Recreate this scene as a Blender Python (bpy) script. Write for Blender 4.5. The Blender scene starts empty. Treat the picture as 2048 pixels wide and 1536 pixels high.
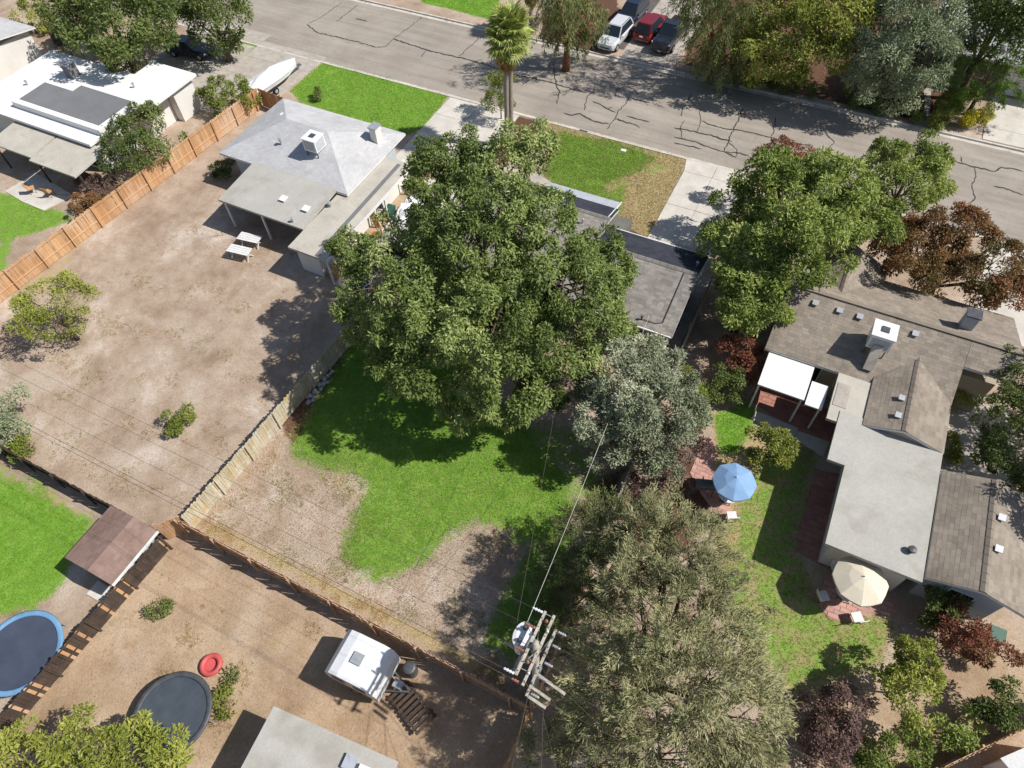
import bpy, math, random
import numpy as np
from mathutils import Matrix, Vector
random.seed(7); RNG = np.random.default_rng(11)
SC = bpy.context.scene
COL = SC.collection
rad = math.radians

# ---------------------------------------------------------------- camera (drone, 34 m up, looking down at about 55 degrees)
CAMROT = np.array([[0.8952104691604768, -0.34727769670391295, 0.27927838669955196],
                   [0.44467373317337344, 0.7374172741791776, -0.5084103015948903],
                   [-0.029385148138726672, 0.5793219874251079, 0.8145689338261608]])
CAMPOS = np.array([2.81708344, -5.52743994, 34.0])
cam = bpy.data.cameras.new('camera'); cam.sensor_width = 36.0; cam.sensor_fit = 'HORIZONTAL'
cam.lens = 36.0 * 1372.0 / 2048.0; cam.clip_start = 0.1; cam.clip_end = 2000
camo = bpy.data.objects.new('camera', cam); COL.objects.link(camo)
M4 = Matrix.Identity(4)
for i in range(3):
    for j in range(3): M4[i][j] = CAMROT[i][j]
    M4[i][3] = CAMPOS[i]
camo.matrix_world = M4
SC.camera = camo

# ---------------------------------------------------------------- sky, sun, exposure
SUN = Vector((0.85, 0.28, 1.0)).normalized()          # towards the sun
SUN_EL = math.asin(SUN.z); SUN_AZ = math.atan2(SUN.x, SUN.y)
world = bpy.data.worlds.new('World'); SC.world = world; world.use_nodes = True
wn = world.node_tree.nodes; wl = world.node_tree.links; wn.clear()
sky = wn.new('ShaderNodeTexSky'); sky.sky_type = 'NISHITA'; sky.sun_disc = False
sky.sun_elevation = SUN_EL; sky.sun_rotation = SUN_AZ
bg = wn.new('ShaderNodeBackground'); bg.inputs['Strength'].default_value = 0.078
wo = wn.new('ShaderNodeOutputWorld')
wl.new(sky.outputs[0], bg.inputs['Color']); wl.new(bg.outputs[0], wo.inputs['Surface'])
sl = bpy.data.lights.new('sun', 'SUN'); sl.energy = 4.5; sl.angle = rad(0.55); sl.color = (1.0, 0.955, 0.89)
slo = bpy.data.objects.new('sun', sl); COL.objects.link(slo)
slo.rotation_euler = (-SUN).to_track_quat('-Z', 'Y').to_euler(); slo.location = (30, 10, 40)
SC.view_settings.view_transform = 'Standard'; SC.view_settings.look = 'None'
SC.view_settings.exposure = 0.3; SC.view_settings.gamma = 1.0; SC.view_settings.use_curve_mapping = False
SC.cycles.max_bounces = 4; SC.cycles.diffuse_bounces = 3; SC.cycles.glossy_bounces = 2; SC.cycles.transmission_bounces = 3; SC.cycles.transparent_max_bounces = 4

# ---------------------------------------------------------------- helpers
def G(x, y, z=0.0):
    """ground survey: the world point at height z that the drone saw at photo point (x, y)"""
    d = CAMROT @ np.array([x - 1024.0, -(y - 768.0), -1372.0])
    t = (z - CAMPOS[2]) / d[2]
    p = CAMPOS + d * t
    return (float(p[0]), float(p[1]), float(z))
def G2(x, y, z=0.0): return G(x, y, z)[:2]
def L(r, g, b, k=1.0):
    f = lambda c: ((c / 255 + 0.055) / 1.055) ** 2.4 if c > 10 else c / 255 / 12.92
    return (f(r) * k, f(g) * k, f(b) * k, 1.0)

def tag(o, label=None, cat=None, group=None, kind=None):
    if label: o['label'] = label
    if cat: o['category'] = cat
    if group: o['group'] = group
    if kind: o['kind'] = kind
    return o
def thing(name, label, cat, loc=(0, 0, 0), rz=0.0, group=None):
    o = bpy.data.objects.new(name, None); COL.objects.link(o)
    o.empty_display_size = 0.3; o.location = loc; o.rotation_euler = (0, 0, rz)
    return tag(o, label, cat, group)
def link(name, me, parent=None, loc=None, rot=None, kind=None):
    o = bpy.data.objects.new(name, me); COL.objects.link(o)
    if parent: o.parent = parent
    if loc is not None: o.location = loc
    if rot is not None: o.rotation_euler = rot
    if kind: o['kind'] = kind
    return o
def top_of(p):
    off = Vector((0, 0, 0))
    while p is not None:
        off += p.location; p = p.parent
    return off

class MB:
    """collects verts and faces of ONE piece"""
    def __init__(s): s.v = []; s.f = []
    def add(s, vs, fs):
        n = len(s.v); s.v += [tuple(map(float, v)) for v in vs]; s.f += [tuple(i + n for i in f) for f in fs]; return s
    def box(s, x0, x1, y0, y1, z0, z1):
        return s.add([(x0,y0,z0),(x1,y0,z0),(x1,y1,z0),(x0,y1,z0),(x0,y0,z1),(x1,y0,z1),(x1,y1,z1),(x0,y1,z1)],
                     [(3,2,1,0),(4,5,6,7),(0,1,5,4),(1,2,6,5),(2,3,7,6),(3,0,4,7)])
    def beam(s, a, b, w, h, up=(0, 0, 1)):
        a = Vector(a); b = Vector(b); d = (b - a).normalized(); up = Vector(up)
        sd = d.cross(up)
        if sd.length < 1e-4: sd = d.cross(Vector((1, 0, 0)))
        sd.normalize(); u = sd.cross(d)
        vs = []
        for p in (a, b):
            for i, j in ((-1,-1),(1,-1),(1,1),(-1,1)): vs.append(p + sd * (w * i / 2) + u * (h * j / 2))
        return s.add(vs, [(0,1,2,3),(7,6,5,4),(0,4,5,1),(1,5,6,2),(2,6,7,3),(3,7,4,0)])
    def prism(s, poly, z0, z1):
        n = len(poly)
        a = sum(poly[i][0]*poly[(i+1)%n][1]-poly[(i+1)%n][0]*poly[i][1] for i in range(n))
        if a < 0: poly = poly[::-1]
        vs = [(p[0], p[1], z0) for p in poly] + [(p[0], p[1], z1) for p in poly]
        return s.add(vs, [tuple(range(n-1,-1,-1)), tuple(range(n, 2*n))] + [(i,(i+1)%n,n+(i+1)%n,n+i) for i in range(n)])
    def slab(s, pts, th):
        """3-D polygon thickened downwards"""
        n = len(pts); a = sum(pts[i][0]*pts[(i+1)%n][1]-pts[(i+1)%n][0]*pts[i][1] for i in range(n))
        if a < 0: pts = pts[::-1]
        vs = [(p[0],p[1],p[2]-th) for p in pts] + list(pts)
        return s.add(vs, [tuple(range(n-1,-1,-1)), tuple(range(n, 2*n))] + [(i,(i+1)%n,n+(i+1)%n,n+i) for i in range(n)])
    def tube(s, pts, rs, n=8):
        pts = [Vector(p) for p in pts]; k = len(pts)
        if not hasattr(rs, '__len__'): rs = [rs]*k
        base = len(s.v); ref = None
        for i, p in enumerate(pts):
            d = (pts[min(i+1,k-1)] - pts[max(i-1,0)])
            d = d.normalized() if d.length > 1e-9 else Vector((0,0,1))
            if ref is None: ref = Vector((1,0,0)) if abs(d.x) < .8 else Vector((0,1,0))
            sd = (ref - d*ref.dot(d)).normalized(); ref = sd; u = d.cross(sd)
            for j in range(n):
                a = 2*math.pi*j/n; s.v.append(tuple(p + (sd*math.cos(a)+u*math.sin(a))*rs[i]))
        for i in range(k-1):
            for j in range(n):
                a = base+i*n+j; b = base+i*n+(j+1)%n; s.f.append((a,b,b+n,a+n))
        s.f.append(tuple(base+j for j in range(n-1,-1,-1))); s.f.append(tuple(base+(k-1)*n+j for j in range(n)))
        return s
    def lathe(s, c, prof, n=24):
        base = len(s.v)
        for r, z in prof:
            for j in range(n):
                a = 2*math.pi*j/n; s.v.append((c[0]+r*math.cos(a), c[1]+r*math.sin(a), c[2]+z))
        for i in range(len(prof)-1):
            for j in range(n):
                a = base+i*n+j; b = base+i*n+(j+1)%n; s.f.append((a,b,b+n,a+n))
        s.f.append(tuple(base+j for j in range(n-1,-1,-1))); s.f.append(tuple(base+(len(prof)-1)*n+j for j in range(n)))
        return s
    def mesh(s, name, mat, smooth=False, off=None):
        me = bpy.data.meshes.new(name)
        v = s.v if off is None else [(a-off[0], b-off[1], c-off[2]) for a,b,c in s.v]
        me.from_pydata(v, [], s.f); me.update()
        if mat: me.materials.append(mat)
        if smooth: me.polygons.foreach_set('use_smooth', [True]*len(me.polygons))
        return me
    def build(s, name, mat, parent=None, smooth=False, world=False, kind=None):
        off = top_of(parent) if (world and parent) else None
        return link(name, s.mesh(name, mat, smooth, off), parent, kind=kind)

def arr_mesh(name, V, F, mat, attrs=None, smooth=False):
    """numpy mesh; attrs: {name: per-face float array}"""
    V = np.asarray(V, np.float32); F = np.asarray(F, np.int32); k = F.shape[1]
    me = bpy.data.meshes.new(name)
    me.vertices.add(len(V)); me.vertices.foreach_set('co', V.ravel())
    me.loops.add(F.size); me.loops.foreach_set('vertex_index', F.ravel())
    me.polygons.add(len(F)); me.polygons.foreach_set('loop_start', np.arange(0, F.size, k, dtype=np.int32))
    me.polygons.foreach_set('loop_total', np.full(len(F), k, np.int32))
    me.polygons.foreach_set('use_smooth', np.full(len(F), bool(smooth)))
    me.update(calc_edges=True)
    for n, a in (attrs or {}).items():
        at = me.attributes.new(n, 'FLOAT', 'FACE'); at.data.foreach_set('value', np.asarray(a, np.float32))
    if mat: me.materials.append(mat)
    return me

# ---------------------------------------------------------------- materials
MATS = {}
def newmat(name):
    m = bpy.data.materials.new(name); m.use_nodes = True
    nt = m.node_tree; nt.nodes.clear()
    out = nt.nodes.new('ShaderNodeOutputMaterial'); bs = nt.nodes.new('ShaderNodeBsdfPrincipled')
    nt.links.new(bs.outputs[0], out.inputs['Surface'])
    MATS[name] = m
    return m, nt, bs, out
def nod(nt, typ, **kw):
    n = nt.nodes.new(typ)
    for k, v in kw.items(): setattr(n, k, v)
    return n
def noise(nt, vec, scale, detail=5, rough=.6, dist=0.0):
    n = nod(nt, 'ShaderNodeTexNoise'); n.inputs['Scale'].default_value = scale
    n.inputs['Detail'].default_value = detail; n.inputs['Roughness'].default_value = rough
    n.inputs['Distortion'].default_value = dist
    nt.links.new(vec, n.inputs['Vector']); return n.outputs['Fac']
def ramp(nt, fac, stops):
    r = nod(nt, 'ShaderNodeValToRGB'); e = r.color_ramp.elements
    e[0].position, e[0].color = stops[0]; e[1].position, e[1].color = stops[-1]
    for p, c in stops[1:-1]: x = e.new(p); x.color = c
    nt.links.new(fac, r.inputs['Fac']); return r.outputs['Color']
def mixc(nt, fac, a, b, mode='MIX'):
    n = nod(nt, 'ShaderNodeMix', data_type='RGBA', blend_type=mode)
    for sock, v in ((0, fac), (6, a), (7, b)):
        if hasattr(v, 'links') or isinstance(v, bpy.types.NodeSocket): nt.links.new(v, n.inputs[sock])
        else: n.inputs[sock].default_value = v
    return n.outputs[2]
def mth(nt, op, a, b=None, c=None, clamp=False):
    n = nod(nt, 'ShaderNodeMath', operation=op, use_clamp=clamp)
    for i, v in enumerate((a, b, c)):
        if v is None: continue
        if isinstance(v, bpy.types.NodeSocket): nt.links.new(v, n.inputs[i])
        else: n.inputs[i].default_value = v
    return n.outputs[0]
def pos(nt, stretch=None):
    g = nod(nt, 'ShaderNodeNewGeometry').outputs['Position']
    if stretch is None: return g
    m = nod(nt, 'ShaderNodeMapping'); m.inputs['Scale'].default_value = stretch
    nt.links.new(g, m.inputs['Vector']); return m.outputs['Vector']
def bump(nt, bs, h, strength=.3, dist=.02):
    b = nod(nt, 'ShaderNodeBump'); b.inputs['Strength'].default_value = strength; b.inputs['Distance'].default_value = dist
    nt.links.new(h, b.inputs['Height']); nt.links.new(b.outputs[0], bs.inputs['Normal'])

def surf(name, c1, c2, scale=1.0, fine=None, rough=.85, spec=.3, bmp=.15, bscale=40, stretch=None, objrnd=0.0, tone=0.0, metal=0.0, stain=None):
    """two-colour weathered surface: broad mottling, fine grain, optional per-object / per-face brightness"""
    m, nt, bs, out = newmat(name)
    p = pos(nt, stretch)
    f = noise(nt, p, scale, 6, .62)
    col = ramp(nt, f, [(.3, c1), (.7, c2)])
    fn = noise(nt, p, fine or scale*14, 4, .7)
    fac = mth(nt, 'MULTIPLY_ADD', fn, .5, .75)
    if objrnd:
        oi = nod(nt, 'ShaderNodeObjectInfo').outputs['Random']
        fac = mth(nt, 'MULTIPLY', fac, mth(nt, 'MULTIPLY_ADD', oi, objrnd, 1-objrnd/2))
    if tone:
        at = nod(nt, 'ShaderNodeAttribute', attribute_name='tone').outputs['Fac']
        fac = mth(nt, 'MULTIPLY', fac, mth(nt, 'MULTIPLY_ADD', at, tone, 1-tone/2))
    vm = nod(nt, 'ShaderNodeVectorMath', operation='SCALE'); nt.links.new(col, vm.inputs[0]); nt.links.new(fac, vm.inputs['Scale'])
    col = vm.outputs[0]
    if stain:
        sc, thr, scol = stain
        sf = ramp(nt, noise(nt, pos(nt), sc, 5, .6, .4), [(thr, (0,0,0,1)), (thr+.18, (1,1,1,1))])
        col = mixc(nt, mth(nt, 'MULTIPLY', sf, .6), col, scol)
    nt.links.new(col, bs.inputs['Base Color'])
    bs.inputs['Roughness'].default_value = rough; bs.inputs['Specular IOR Level'].default_value = spec
    bs.inputs['Metallic'].default_value = metal
    if bmp: bump(nt, bs, noise(nt, p, bscale, 4, .7), bmp, .02)
    return m
def leafmat(name, dark, mid, light, trans=.3, spec=.35, rough=.5):
    m, nt, bs, out = newmat(name)
    at = nod(nt, 'ShaderNodeAttribute', attribute_name='tone').outputs['Fac']
    col = ramp(nt, at, [(0, dark), (.5, mid), (1, light)])
    nt.links.new(col, bs.inputs['Base Color'])
    bs.inputs['Roughness'].default_value = rough; bs.inputs['Specular IOR Level'].default_value = spec
    tr = nod(nt, 'ShaderNodeBsdfTranslucent'); nt.links.new(mixc(nt, .35, col, (.24,.26,.04,1)), tr.inputs['Color'])
    mx = nod(nt, 'ShaderNodeMixShader'); mx.inputs[0].default_value = trans
    nt.links.new(bs.outputs[0], mx.inputs[1]); nt.links.new(tr.outputs[0], mx.inputs[2]); nt.links.new(mx.outputs[0], out.inputs['Surface'])
    return m
def grassmat(name, dark, mid, light, dryc, dryamt=.45):
    m, nt, bs, out = newmat(name)
    at = nod(nt, 'ShaderNodeAttribute', attribute_name='tone').outputs['Fac']
    col = ramp(nt, at, [(0, dark), (.5, mid), (1, light)])
    p = pos(nt)
    col = mixc(nt, mth(nt, 'MULTIPLY', ramp(nt, noise(nt, p, .9, 6, .7), [(.48, (0,0,0,1)), (.68, (1,1,1,1))]), dryamt), col, dryc)
    vm = nod(nt, 'ShaderNodeVectorMath', operation='SCALE'); nt.links.new(col, vm.inputs[0]); nt.links.new(mth(nt, 'MULTIPLY_ADD', noise(nt, p, .5, 4, .6), .9, .55), vm.inputs['Scale'])
    nt.links.new(vm.outputs[0], bs.inputs['Base Color']); bs.inputs['Roughness'].default_value = .6; bs.inputs['Specular IOR Level'].default_value = .2
    tr = nod(nt, 'ShaderNodeBsdfTranslucent'); nt.links.new(vm.outputs[0], tr.inputs['Color'])
    mx = nod(nt, 'ShaderNodeMixShader'); mx.inputs[0].default_value = .3
    nt.links.new(bs.outputs[0], mx.inputs[1]); nt.links.new(tr.outputs[0], mx.inputs[2]); nt.links.new(mx.outputs[0], out.inputs['Surface'])
    return m
def glassmat(name, col=(.015,.02,.025,1)):
    m, nt, bs, out = newmat(name)
    bs.inputs['Base Color'].default_value = col; bs.inputs['Roughness'].default_value = .06; bs.inputs['Specular IOR Level'].default_value = .6
    return m
def paint(name, col, rough=.25, coat=.6, metal=.0):
    m, nt, bs, out = newmat(name)
    f = noise(nt, pos(nt), 3, 4); c = mixc(nt, f, tuple(x*.9 for x in col[:3])+(1,), col)
    nt.links.new(c, bs.inputs['Base Color']); bs.inputs['Roughness'].default_value = rough; bs.inputs['Metallic'].default_value = metal
    bs.inputs['Coat Weight'].default_value = coat; bs.inputs['Coat Roughness'].default_value = .08
    return m

K = .85
conc    = surf('concrete', L(196,190,180,K), L(222,216,207,K), .9, 18, .9, .25, .12, 60, objrnd=.07, stain=(.7,.58,L(165,156,146,K)))
conc_old= surf('weathered_concrete', L(168,160,150,K), L(196,188,178,K), 1.3, 22, .92, .2, .15, 50, objrnd=.08, stain=(1.1,.55,L(140,132,124,K)))
curbm   = surf('kerb_concrete', L(196,188,178,K), L(222,215,205,K), 1.6, 25, .92, .2, .15, 50, objrnd=.1, stain=(1.5,.55,L(140,130,120,K)))
tar     = surf('crack_sealant', L(52,51,50), L(72,70,68), 8, 60, .6, .35, .1, 60)
stucco_w= surf('white_stucco', L(225,222,215,K), L(238,235,230,K), .8, 20, .9, .2, .15, 60)
stucco_b= surf('beige_siding', L(176,164,146,K), L(190,178,160,K), .8, 20, .9, .2, .15, 60)
stucco_g= surf('grey_siding', L(110,108,104,K), L(128,126,120,K), .8, 20, .9, .2, .1, 60)
stucco_lb= surf('pale_blue_siding_and_shade', L(178,190,200,K), L(196,206,214,K), .8, 20, .9, .2, .1, 60)
trim_w  = surf('white_trim', L(222,222,220,K), L(240,240,238,K), 2, 20, .6, .3, .05, 60)
trim_d  = surf('dark_trim', L(60,58,56), L(80,78,74), 2, 20, .6, .3, .05, 60)
sh_main = surf('grey_brown_shingles', L(138,133,127,K), L(158,153,147,K), .7, 16, .95, .15, .2, 80, tone=.4)
sh_dark = surf('charcoal_shingles', L(54,57,66,K), L(70,73,82,K), .7, 16, .95, .15, .2, 80, tone=.3)
sh_right= surf('brown_grey_shingles', L(144,134,122,K), L(162,151,138,K), .6, 14, .95, .15, .2, 80, tone=.3, stain=(.55,.55,L(122,112,100,K)))
sh_left = surf('light_grey_shingles', L(188,188,190,K), L(206,206,207,K), .5, 14, .95, .15, .15, 80, tone=.12, stain=(.35,.6,L(165,160,155,K)))
roll_w  = surf('white_coating', L(232,232,230,.85), L(242,242,240,.85), .6, 12, .8, .2, .08, 40)
roll_l  = surf('pale_rolled_roofing', L(176,174,166,K), L(192,190,183,K), .5, 10, .9, .2, .1, 50, stain=(.55,.52,L(158,151,138,K)))
roll_t  = surf('tan_rolled_roofing', L(184,178,166,K), L(204,198,186,K), .6, 10, .9, .2, .1, 50, stain=(.8,.55,L(160,150,138,K)))
roll_g  = surf('grey_membrane', L(118,119,122,K), L(132,133,136,K), .5, 10, .9, .2, .08, 50)
metal_b = surf('blue_grey_metal_panel', L(172,178,188,K), L(190,195,204,K), 1.0, 30, .6, .3, .1, 60, stain=(3,.55,L(130,135,145,K)))
brown_rf= surf('brown_shed_shingles', L(136,112,102,K), L(156,132,122,K), .8, 14, .95, .15, .2, 80, tone=.2)
wood_lf = surf('weathered_fence_wood', L(190,178,146,K), L(216,210,196,K), 2.2, 30, .9, .2, .3, 40, stretch=(1,1,.25), objrnd=.3, stain=(1.4,.5,L(200,164,92,K)))
wood_bk = surf('brown_fence_wood', L(184,148,118,K), L(206,172,140,K), 2.2, 30, .9, .2, .3, 40, stretch=(1,1,.25), objrnd=.3)
wood_or = surf('orange_fence_wood', L(190,142,100,K), L(210,174,134,K), .5, 20, .9, .2, .25, 40, stretch=(1,1,.3), objrnd=.35, stain=(.35,.5,L(222,196,172,K)))
wood_dk = surf('dark_fence_wood', L(70,60,54,K), L(96,82,72,K), 1.5, 30, .9, .2, .3, 40, objrnd=.35)
wood_po = surf('grey_pole_wood', L(156,147,134,K), L(202,195,181,K), 5, 60, .9, .2, .4, 60, objrnd=.25)
wood_fn = surf('plywood', L(196,146,96,K), L(212,166,118,K), 2, 30, .8, .2, .1, 50)
bark    = surf('grey_brown_bark', L(96,84,72,K), L(124,110,96,K), 5, 40, .95, .1, .6, 25)
bark_r  = surf('reddish_bark', L(120,78,58,K), L(150,100,74,K), 5, 40, .95, .1, .6, 25)
palmbark= surf('palm_bark', L(134,122,112,K), L(184,174,164,K), 9, 60, .95, .1, .9, 18, stretch=(1,1,2.5))
metal_g = surf('galvanised_metal', L(168,172,176,K), L(190,194,198,K), 3, 30, .45, .5, .05, 60, metal=.3)
metal_d = surf('dark_metal', L(60,62,66), L(84,86,90), 3, 30, .5, .5, .05, 60)
porcel  = surf('white_enamel', L(226,228,230,.9), L(238,240,242,.9), 3, 30, .35, .5, .0, 60)
ceram   = surf('brown_porcelain', L(150,96,76,K), L(180,130,110,K), 3, 30, .3, .5, .0, 60)
rubber  = surf('tyre_rubber', L(30,30,32), L(42,42,44), 5, 40, .8, .3, .1, 60)
tramp_m = surf('trampoline_mat', L(66,74,84,K), L(82,90,100,K), 1.2, 60, .85, .2, .05, 90)
poolcov = surf('dark_blue_mat', L(66,74,92,K), L(80,88,106,K), .8, 60, .8, .2, .05, 90)
blue_pad= surf('blue_vinyl', L(104,150,190,K), L(130,172,206,K), 1.5, 30, .5, .4, .05, 60)
red_pl  = surf('faded_red_plastic', L(196,84,84,K), L(214,104,102,K), 1.5, 30, .5, .4, .05, 60)
umb_b   = surf('blue_canvas', L(128,164,206,K), L(146,180,218,K), 2, 40, .85, .2, .08, 90)
umb_t   = surf('cream_canvas', L(222,212,190,K), L(232,222,202,K), 2, 40, .85, .2, .08, 90)
brick   = surf('pink_paving', L(188,142,132,K), L(206,168,156,K), 1.5, 22, .9, .2, .2, 40, objrnd=.3)
brickd  = surf('red_brick_paving', L(160,110,98,K), L(182,134,120,K), 1.5, 22, .9, .2, .2, 40, objrnd=.3)
rockm   = surf('grey_stone', L(170,168,164,K), L(200,198,194,K), 4, 40, .9, .2, .4, 20, objrnd=.3)
orange_p= surf('orange_plastic', L(226,92,40,K), L(236,110,56,K), 3, 30, .5, .4, .0, 60)
green_p = surf('green_plastic', L(40,84,70,K), L(56,104,88,K), 3, 30, .5, .4, .0, 60)
tarp_w  = surf('white_tarp', L(226,228,232,.9), L(240,242,245,.9), 1.2, 20, .6, .3, .5, 4)
glass   = glassmat('dark_glass')
carglass= glassmat('car_glass', (.02,.03,.04,1))
wirem   = surf('cable', L(70,62,54), L(96,86,76), 1, 10, .6, .3, 0)
wirel   = surf('bare_wire', L(190,188,184), L(214,212,208), 1, 10, .5, .4, 0)
paint_sv= paint('silver_white_paint', L(214,216,222,.9)); paint_nv = paint('dark_blue_paint', L(32,38,56)); paint_rd = paint('red_paint', L(122,26,34)); paint_bk = paint('black_paint', L(36,40,46)); paint_dk = paint('dark_paint', L(40,44,56))
lampw   = surf('lamp_lens', L(220,222,226), L(240,240,240), 4, 30, .15, .6, 0); lampr = surf('red_lens', L(150,20,20), L(180,30,30), 4, 30, .15, .6, 0)

# ---------------------------------------------------------------- ground: one sheet, soil and turf amounts surveyed per vertex
def sd_poly(P, poly):
    """signed distance, positive inside"""
    P = np.asarray(P); n = len(poly); d = np.full(len(P), 1e9); ins = np.zeros(len(P), bool)
    for i in range(n):
        a = np.array(poly[i]); b = np.array(poly[(i+1)%n]); e = b-a; w = P-a
        t = np.clip((w@e)/(e@e+1e-9), 0, 1); q = w-t[:,None]*e; d = np.minimum(d, (q**2).sum(1))
        c = ((a[1] <= P[:,1]) & (b[1] > P[:,1])) | ((b[1] <= P[:,1]) & (a[1] > P[:,1]))
        with np.errstate(divide='ignore', invalid='ignore'):
            xx = a[0]+(P[:,1]-a[1])/(b[1]-a[1])*e[0]
        ins ^= c & (P[:,0] < xx)
    d = np.sqrt(d); return np.where(ins, d, -d)
def soft(P, poly, w):
    """1 inside, 0 outside, ramp of half width w"""
    out = np.zeros(len(P)); po = np.array(poly); lo = po.min(0)-w-.5; hi = po.max(0)+w+.5
    m = (P > lo).all(1) & (P < hi).all(1)
    if m.any():
        s = sd_poly(P[m], poly); t = np.clip((s+w)/(2*w), 0, 1); out[m] = t*t*(3-2*t)
    return out
def PX(*pts): return [G2(x, y) for x, y in pts]
LAWNS = {   # name: (polygon, edge softness, amount)
 'back': (PX((600,860),(585,912),(640,935),(700,940),(735,975),(712,1030),(690,1080),(696,1130),(755,1160),(830,1132),(885,1085),(935,1045),(1000,1050),(1065,1100),(1120,1075),(1150,1010),(1130,940),(1080,880),(1000,800),(900,720),(760,650),(700,690)), 1.25, 1.0),
 'back_shade': (PX((1000,860),(1060,840),(1160,860),(1220,960),(1190,1010),(1090,1010)), .9, .55),
 'back_low': (PX((1060,1090),(1150,1050),(1130,1250),(1040,1330),(960,1290),(1000,1190)), .5, .7),
 'front': (PX((1120,262),(1290,300),(1310,318),(1215,372),(1212,432),(1120,375),(1085,350),(1110,300)), 1.4, .95),
 'front2': (PX((1215,385),(1260,360),(1235,440),(1215,430)), .5, .8),
 'front3': (PX((1205,300),(1330,330),(1360,335),(1300,350),(1260,330)), .5, .45),
 'left_front': (PX((578,182),(648,122),(898,190),(850,255),(790,280),(700,238),(600,205)), .25, .74),
 'across': (PX((845,5),(985,40),(1010,-30),(820,-40)), .15, 1.0),
 'low_left': ([(-42,-2.2),(-30,-2.2)]+PX((60,950),(110,1000),(190,1040),(150,1110),(120,1180),(60,1220),(-80,1250))+[(-30,-10.5),(-42,-11)], .8, .85),
 'far_left': ([(-64,16.5)]+PX((-20,385),(40,385),(130,425),(150,440),(60,470),(-60,500))+[(-62,8)], .5, .72),
 'far_left2': (PX((-80,500),(30,470),(10,560),(-80,600)), .5, .7),
 'corner': (PX((462,105),(480,78),(560,96),(545,103),(490,108)), .2, .9),
 'right_a': (PX((1425,830),(1500,800),(1515,830),(1480,910),(1440,905)), .4, .9),
 'right_b': (PX((1560,880),(1640,900),(1600,1100),(1640,1200),(1800,1235),(1770,1330),(1600,1400),(1500,1340),(1420,1160),(1480,960)), .9, .53),
}
DRYS = {
 'front_dry': (PX((1080,235),(1380,318),(1300,480),(1085,370),(1090,300)), .3, .8),
 'fence_straw': (PX((400,1060),(430,1040),(1010,1340),(1000,1375)), .45, .75),
 'fence_straw2': (PX((395,1050),(640,790),(660,800),(440,1050)), .35, .35),
 'left_front_dry': (PX((578,182),(648,122),(898,190),(850,255),(790,280),(700,238),(600,205)), .2, .9),
 'low_left_dry': ([(-42,-2.2),(-30,-2.2)]+PX((60,950),(190,1040),(150,1110),(60,1220),(-80,1250))+[(-30,-10.5),(-42,-11)], .7, .9),
 'far_left_dry': ([(-64,16.5)]+PX((-20,385),(40,385),(150,440),(60,470),(-60,500))+[(-62,8)], .5, .9),
 'right_all': (PX((1425,830),(1640,890),(1600,1100),(1640,1200),(1800,1235),(1770,1330),(1600,1400),(1500,1340),(1420,1160)), .8, .95),
 'right_dry': (PX((1500,1130),(1640,1130),(1680,1300),(1620,1380),(1540,1300)), .8, .5),
 'edge_left': (PX((100,480),(180,420),(200,450),(60,640),(0,640),(0,560)), .8, .5),
 'lowlot': (PX((250,1110),(370,1100),(330,1180),(260,1250)), .8, .35),
 'lowlot2': (PX((420,1330),(520,1300),(500,1480),(420,1480)), .7, .4),
 'lowlot3': (PX((540,1230),(640,1270),(600,1340),(520,1310)), .6, .4),
 'back_edge': (PX((580,900),(720,930),(740,1000),(700,1090),(760,1180),(900,1100),(1060,1110),(1000,1040),(840,1150),(690,1150),(680,1000)), .6, .5),
}
MULCH = {
 'palm_bed': (PX((1035,232),(1115,252),(1080,290),(1000,330),(985,290)), .2, 1.0),
 'garage_bed': (PX((1262,452),(1305,468),(1298,488),(1250,478)), .12, 1.0),
 'left_bed': (PX((560,850),(700,670),(760,690),(650,830),(590,900)), .5, .85),
 'right_bed': (PX((1180,960),(1260,930),(1215,1030),(1160,1020)), .5, .75),
 'tree_bed': (PX((1080,690),(1160,680),(1180,800),(1100,830)), .8, .35),
 'across_bed_shade': (PX((1360,120),(1480,70),(1960,180),(1850,245),(1560,180),(1380,140)), .6, .6),  # mulch tone here also paints the shade under the far-side trees
 'across_bed_shade2': (PX((1365,128),(1395,-60),(1960,-60),(1960,190),(1850,245),(1560,180)), .6, .8),
 'cedar_bed': (PX((1090,88),(1080,20),(1230,-20),(1240,20),(1195,105)), .5, .8),
 'right_yard': (PX((1240,1020),(1420,880),(1440,1000),(1380,1120),(1260,1100)), .6, .6),
}
TAN = {'low_lot': (PX((340,1080),(1060,1440),(1060,1700),(-100,1900),(-100,1550)), 1.0, 1.0),
       'right_dirt': (PX((1560,1380),(1740,1340),(2048,1240),(2100,1420),(1800,1640),(1500,1640)), 1.0, .9),
       'side': (PX((700,500),(830,330),(1000,300),(900,420),(760,560)), .5, .8)}
def ground_mask(P):
    out = np.zeros((len(P), 4))
    for ch, D in enumerate((LAWNS, DRYS, MULCH, TAN)):
        for poly, w, a in D.values(): out[:, ch] = np.maximum(out[:, ch], soft(P, poly, w)*a)
    return out

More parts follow.
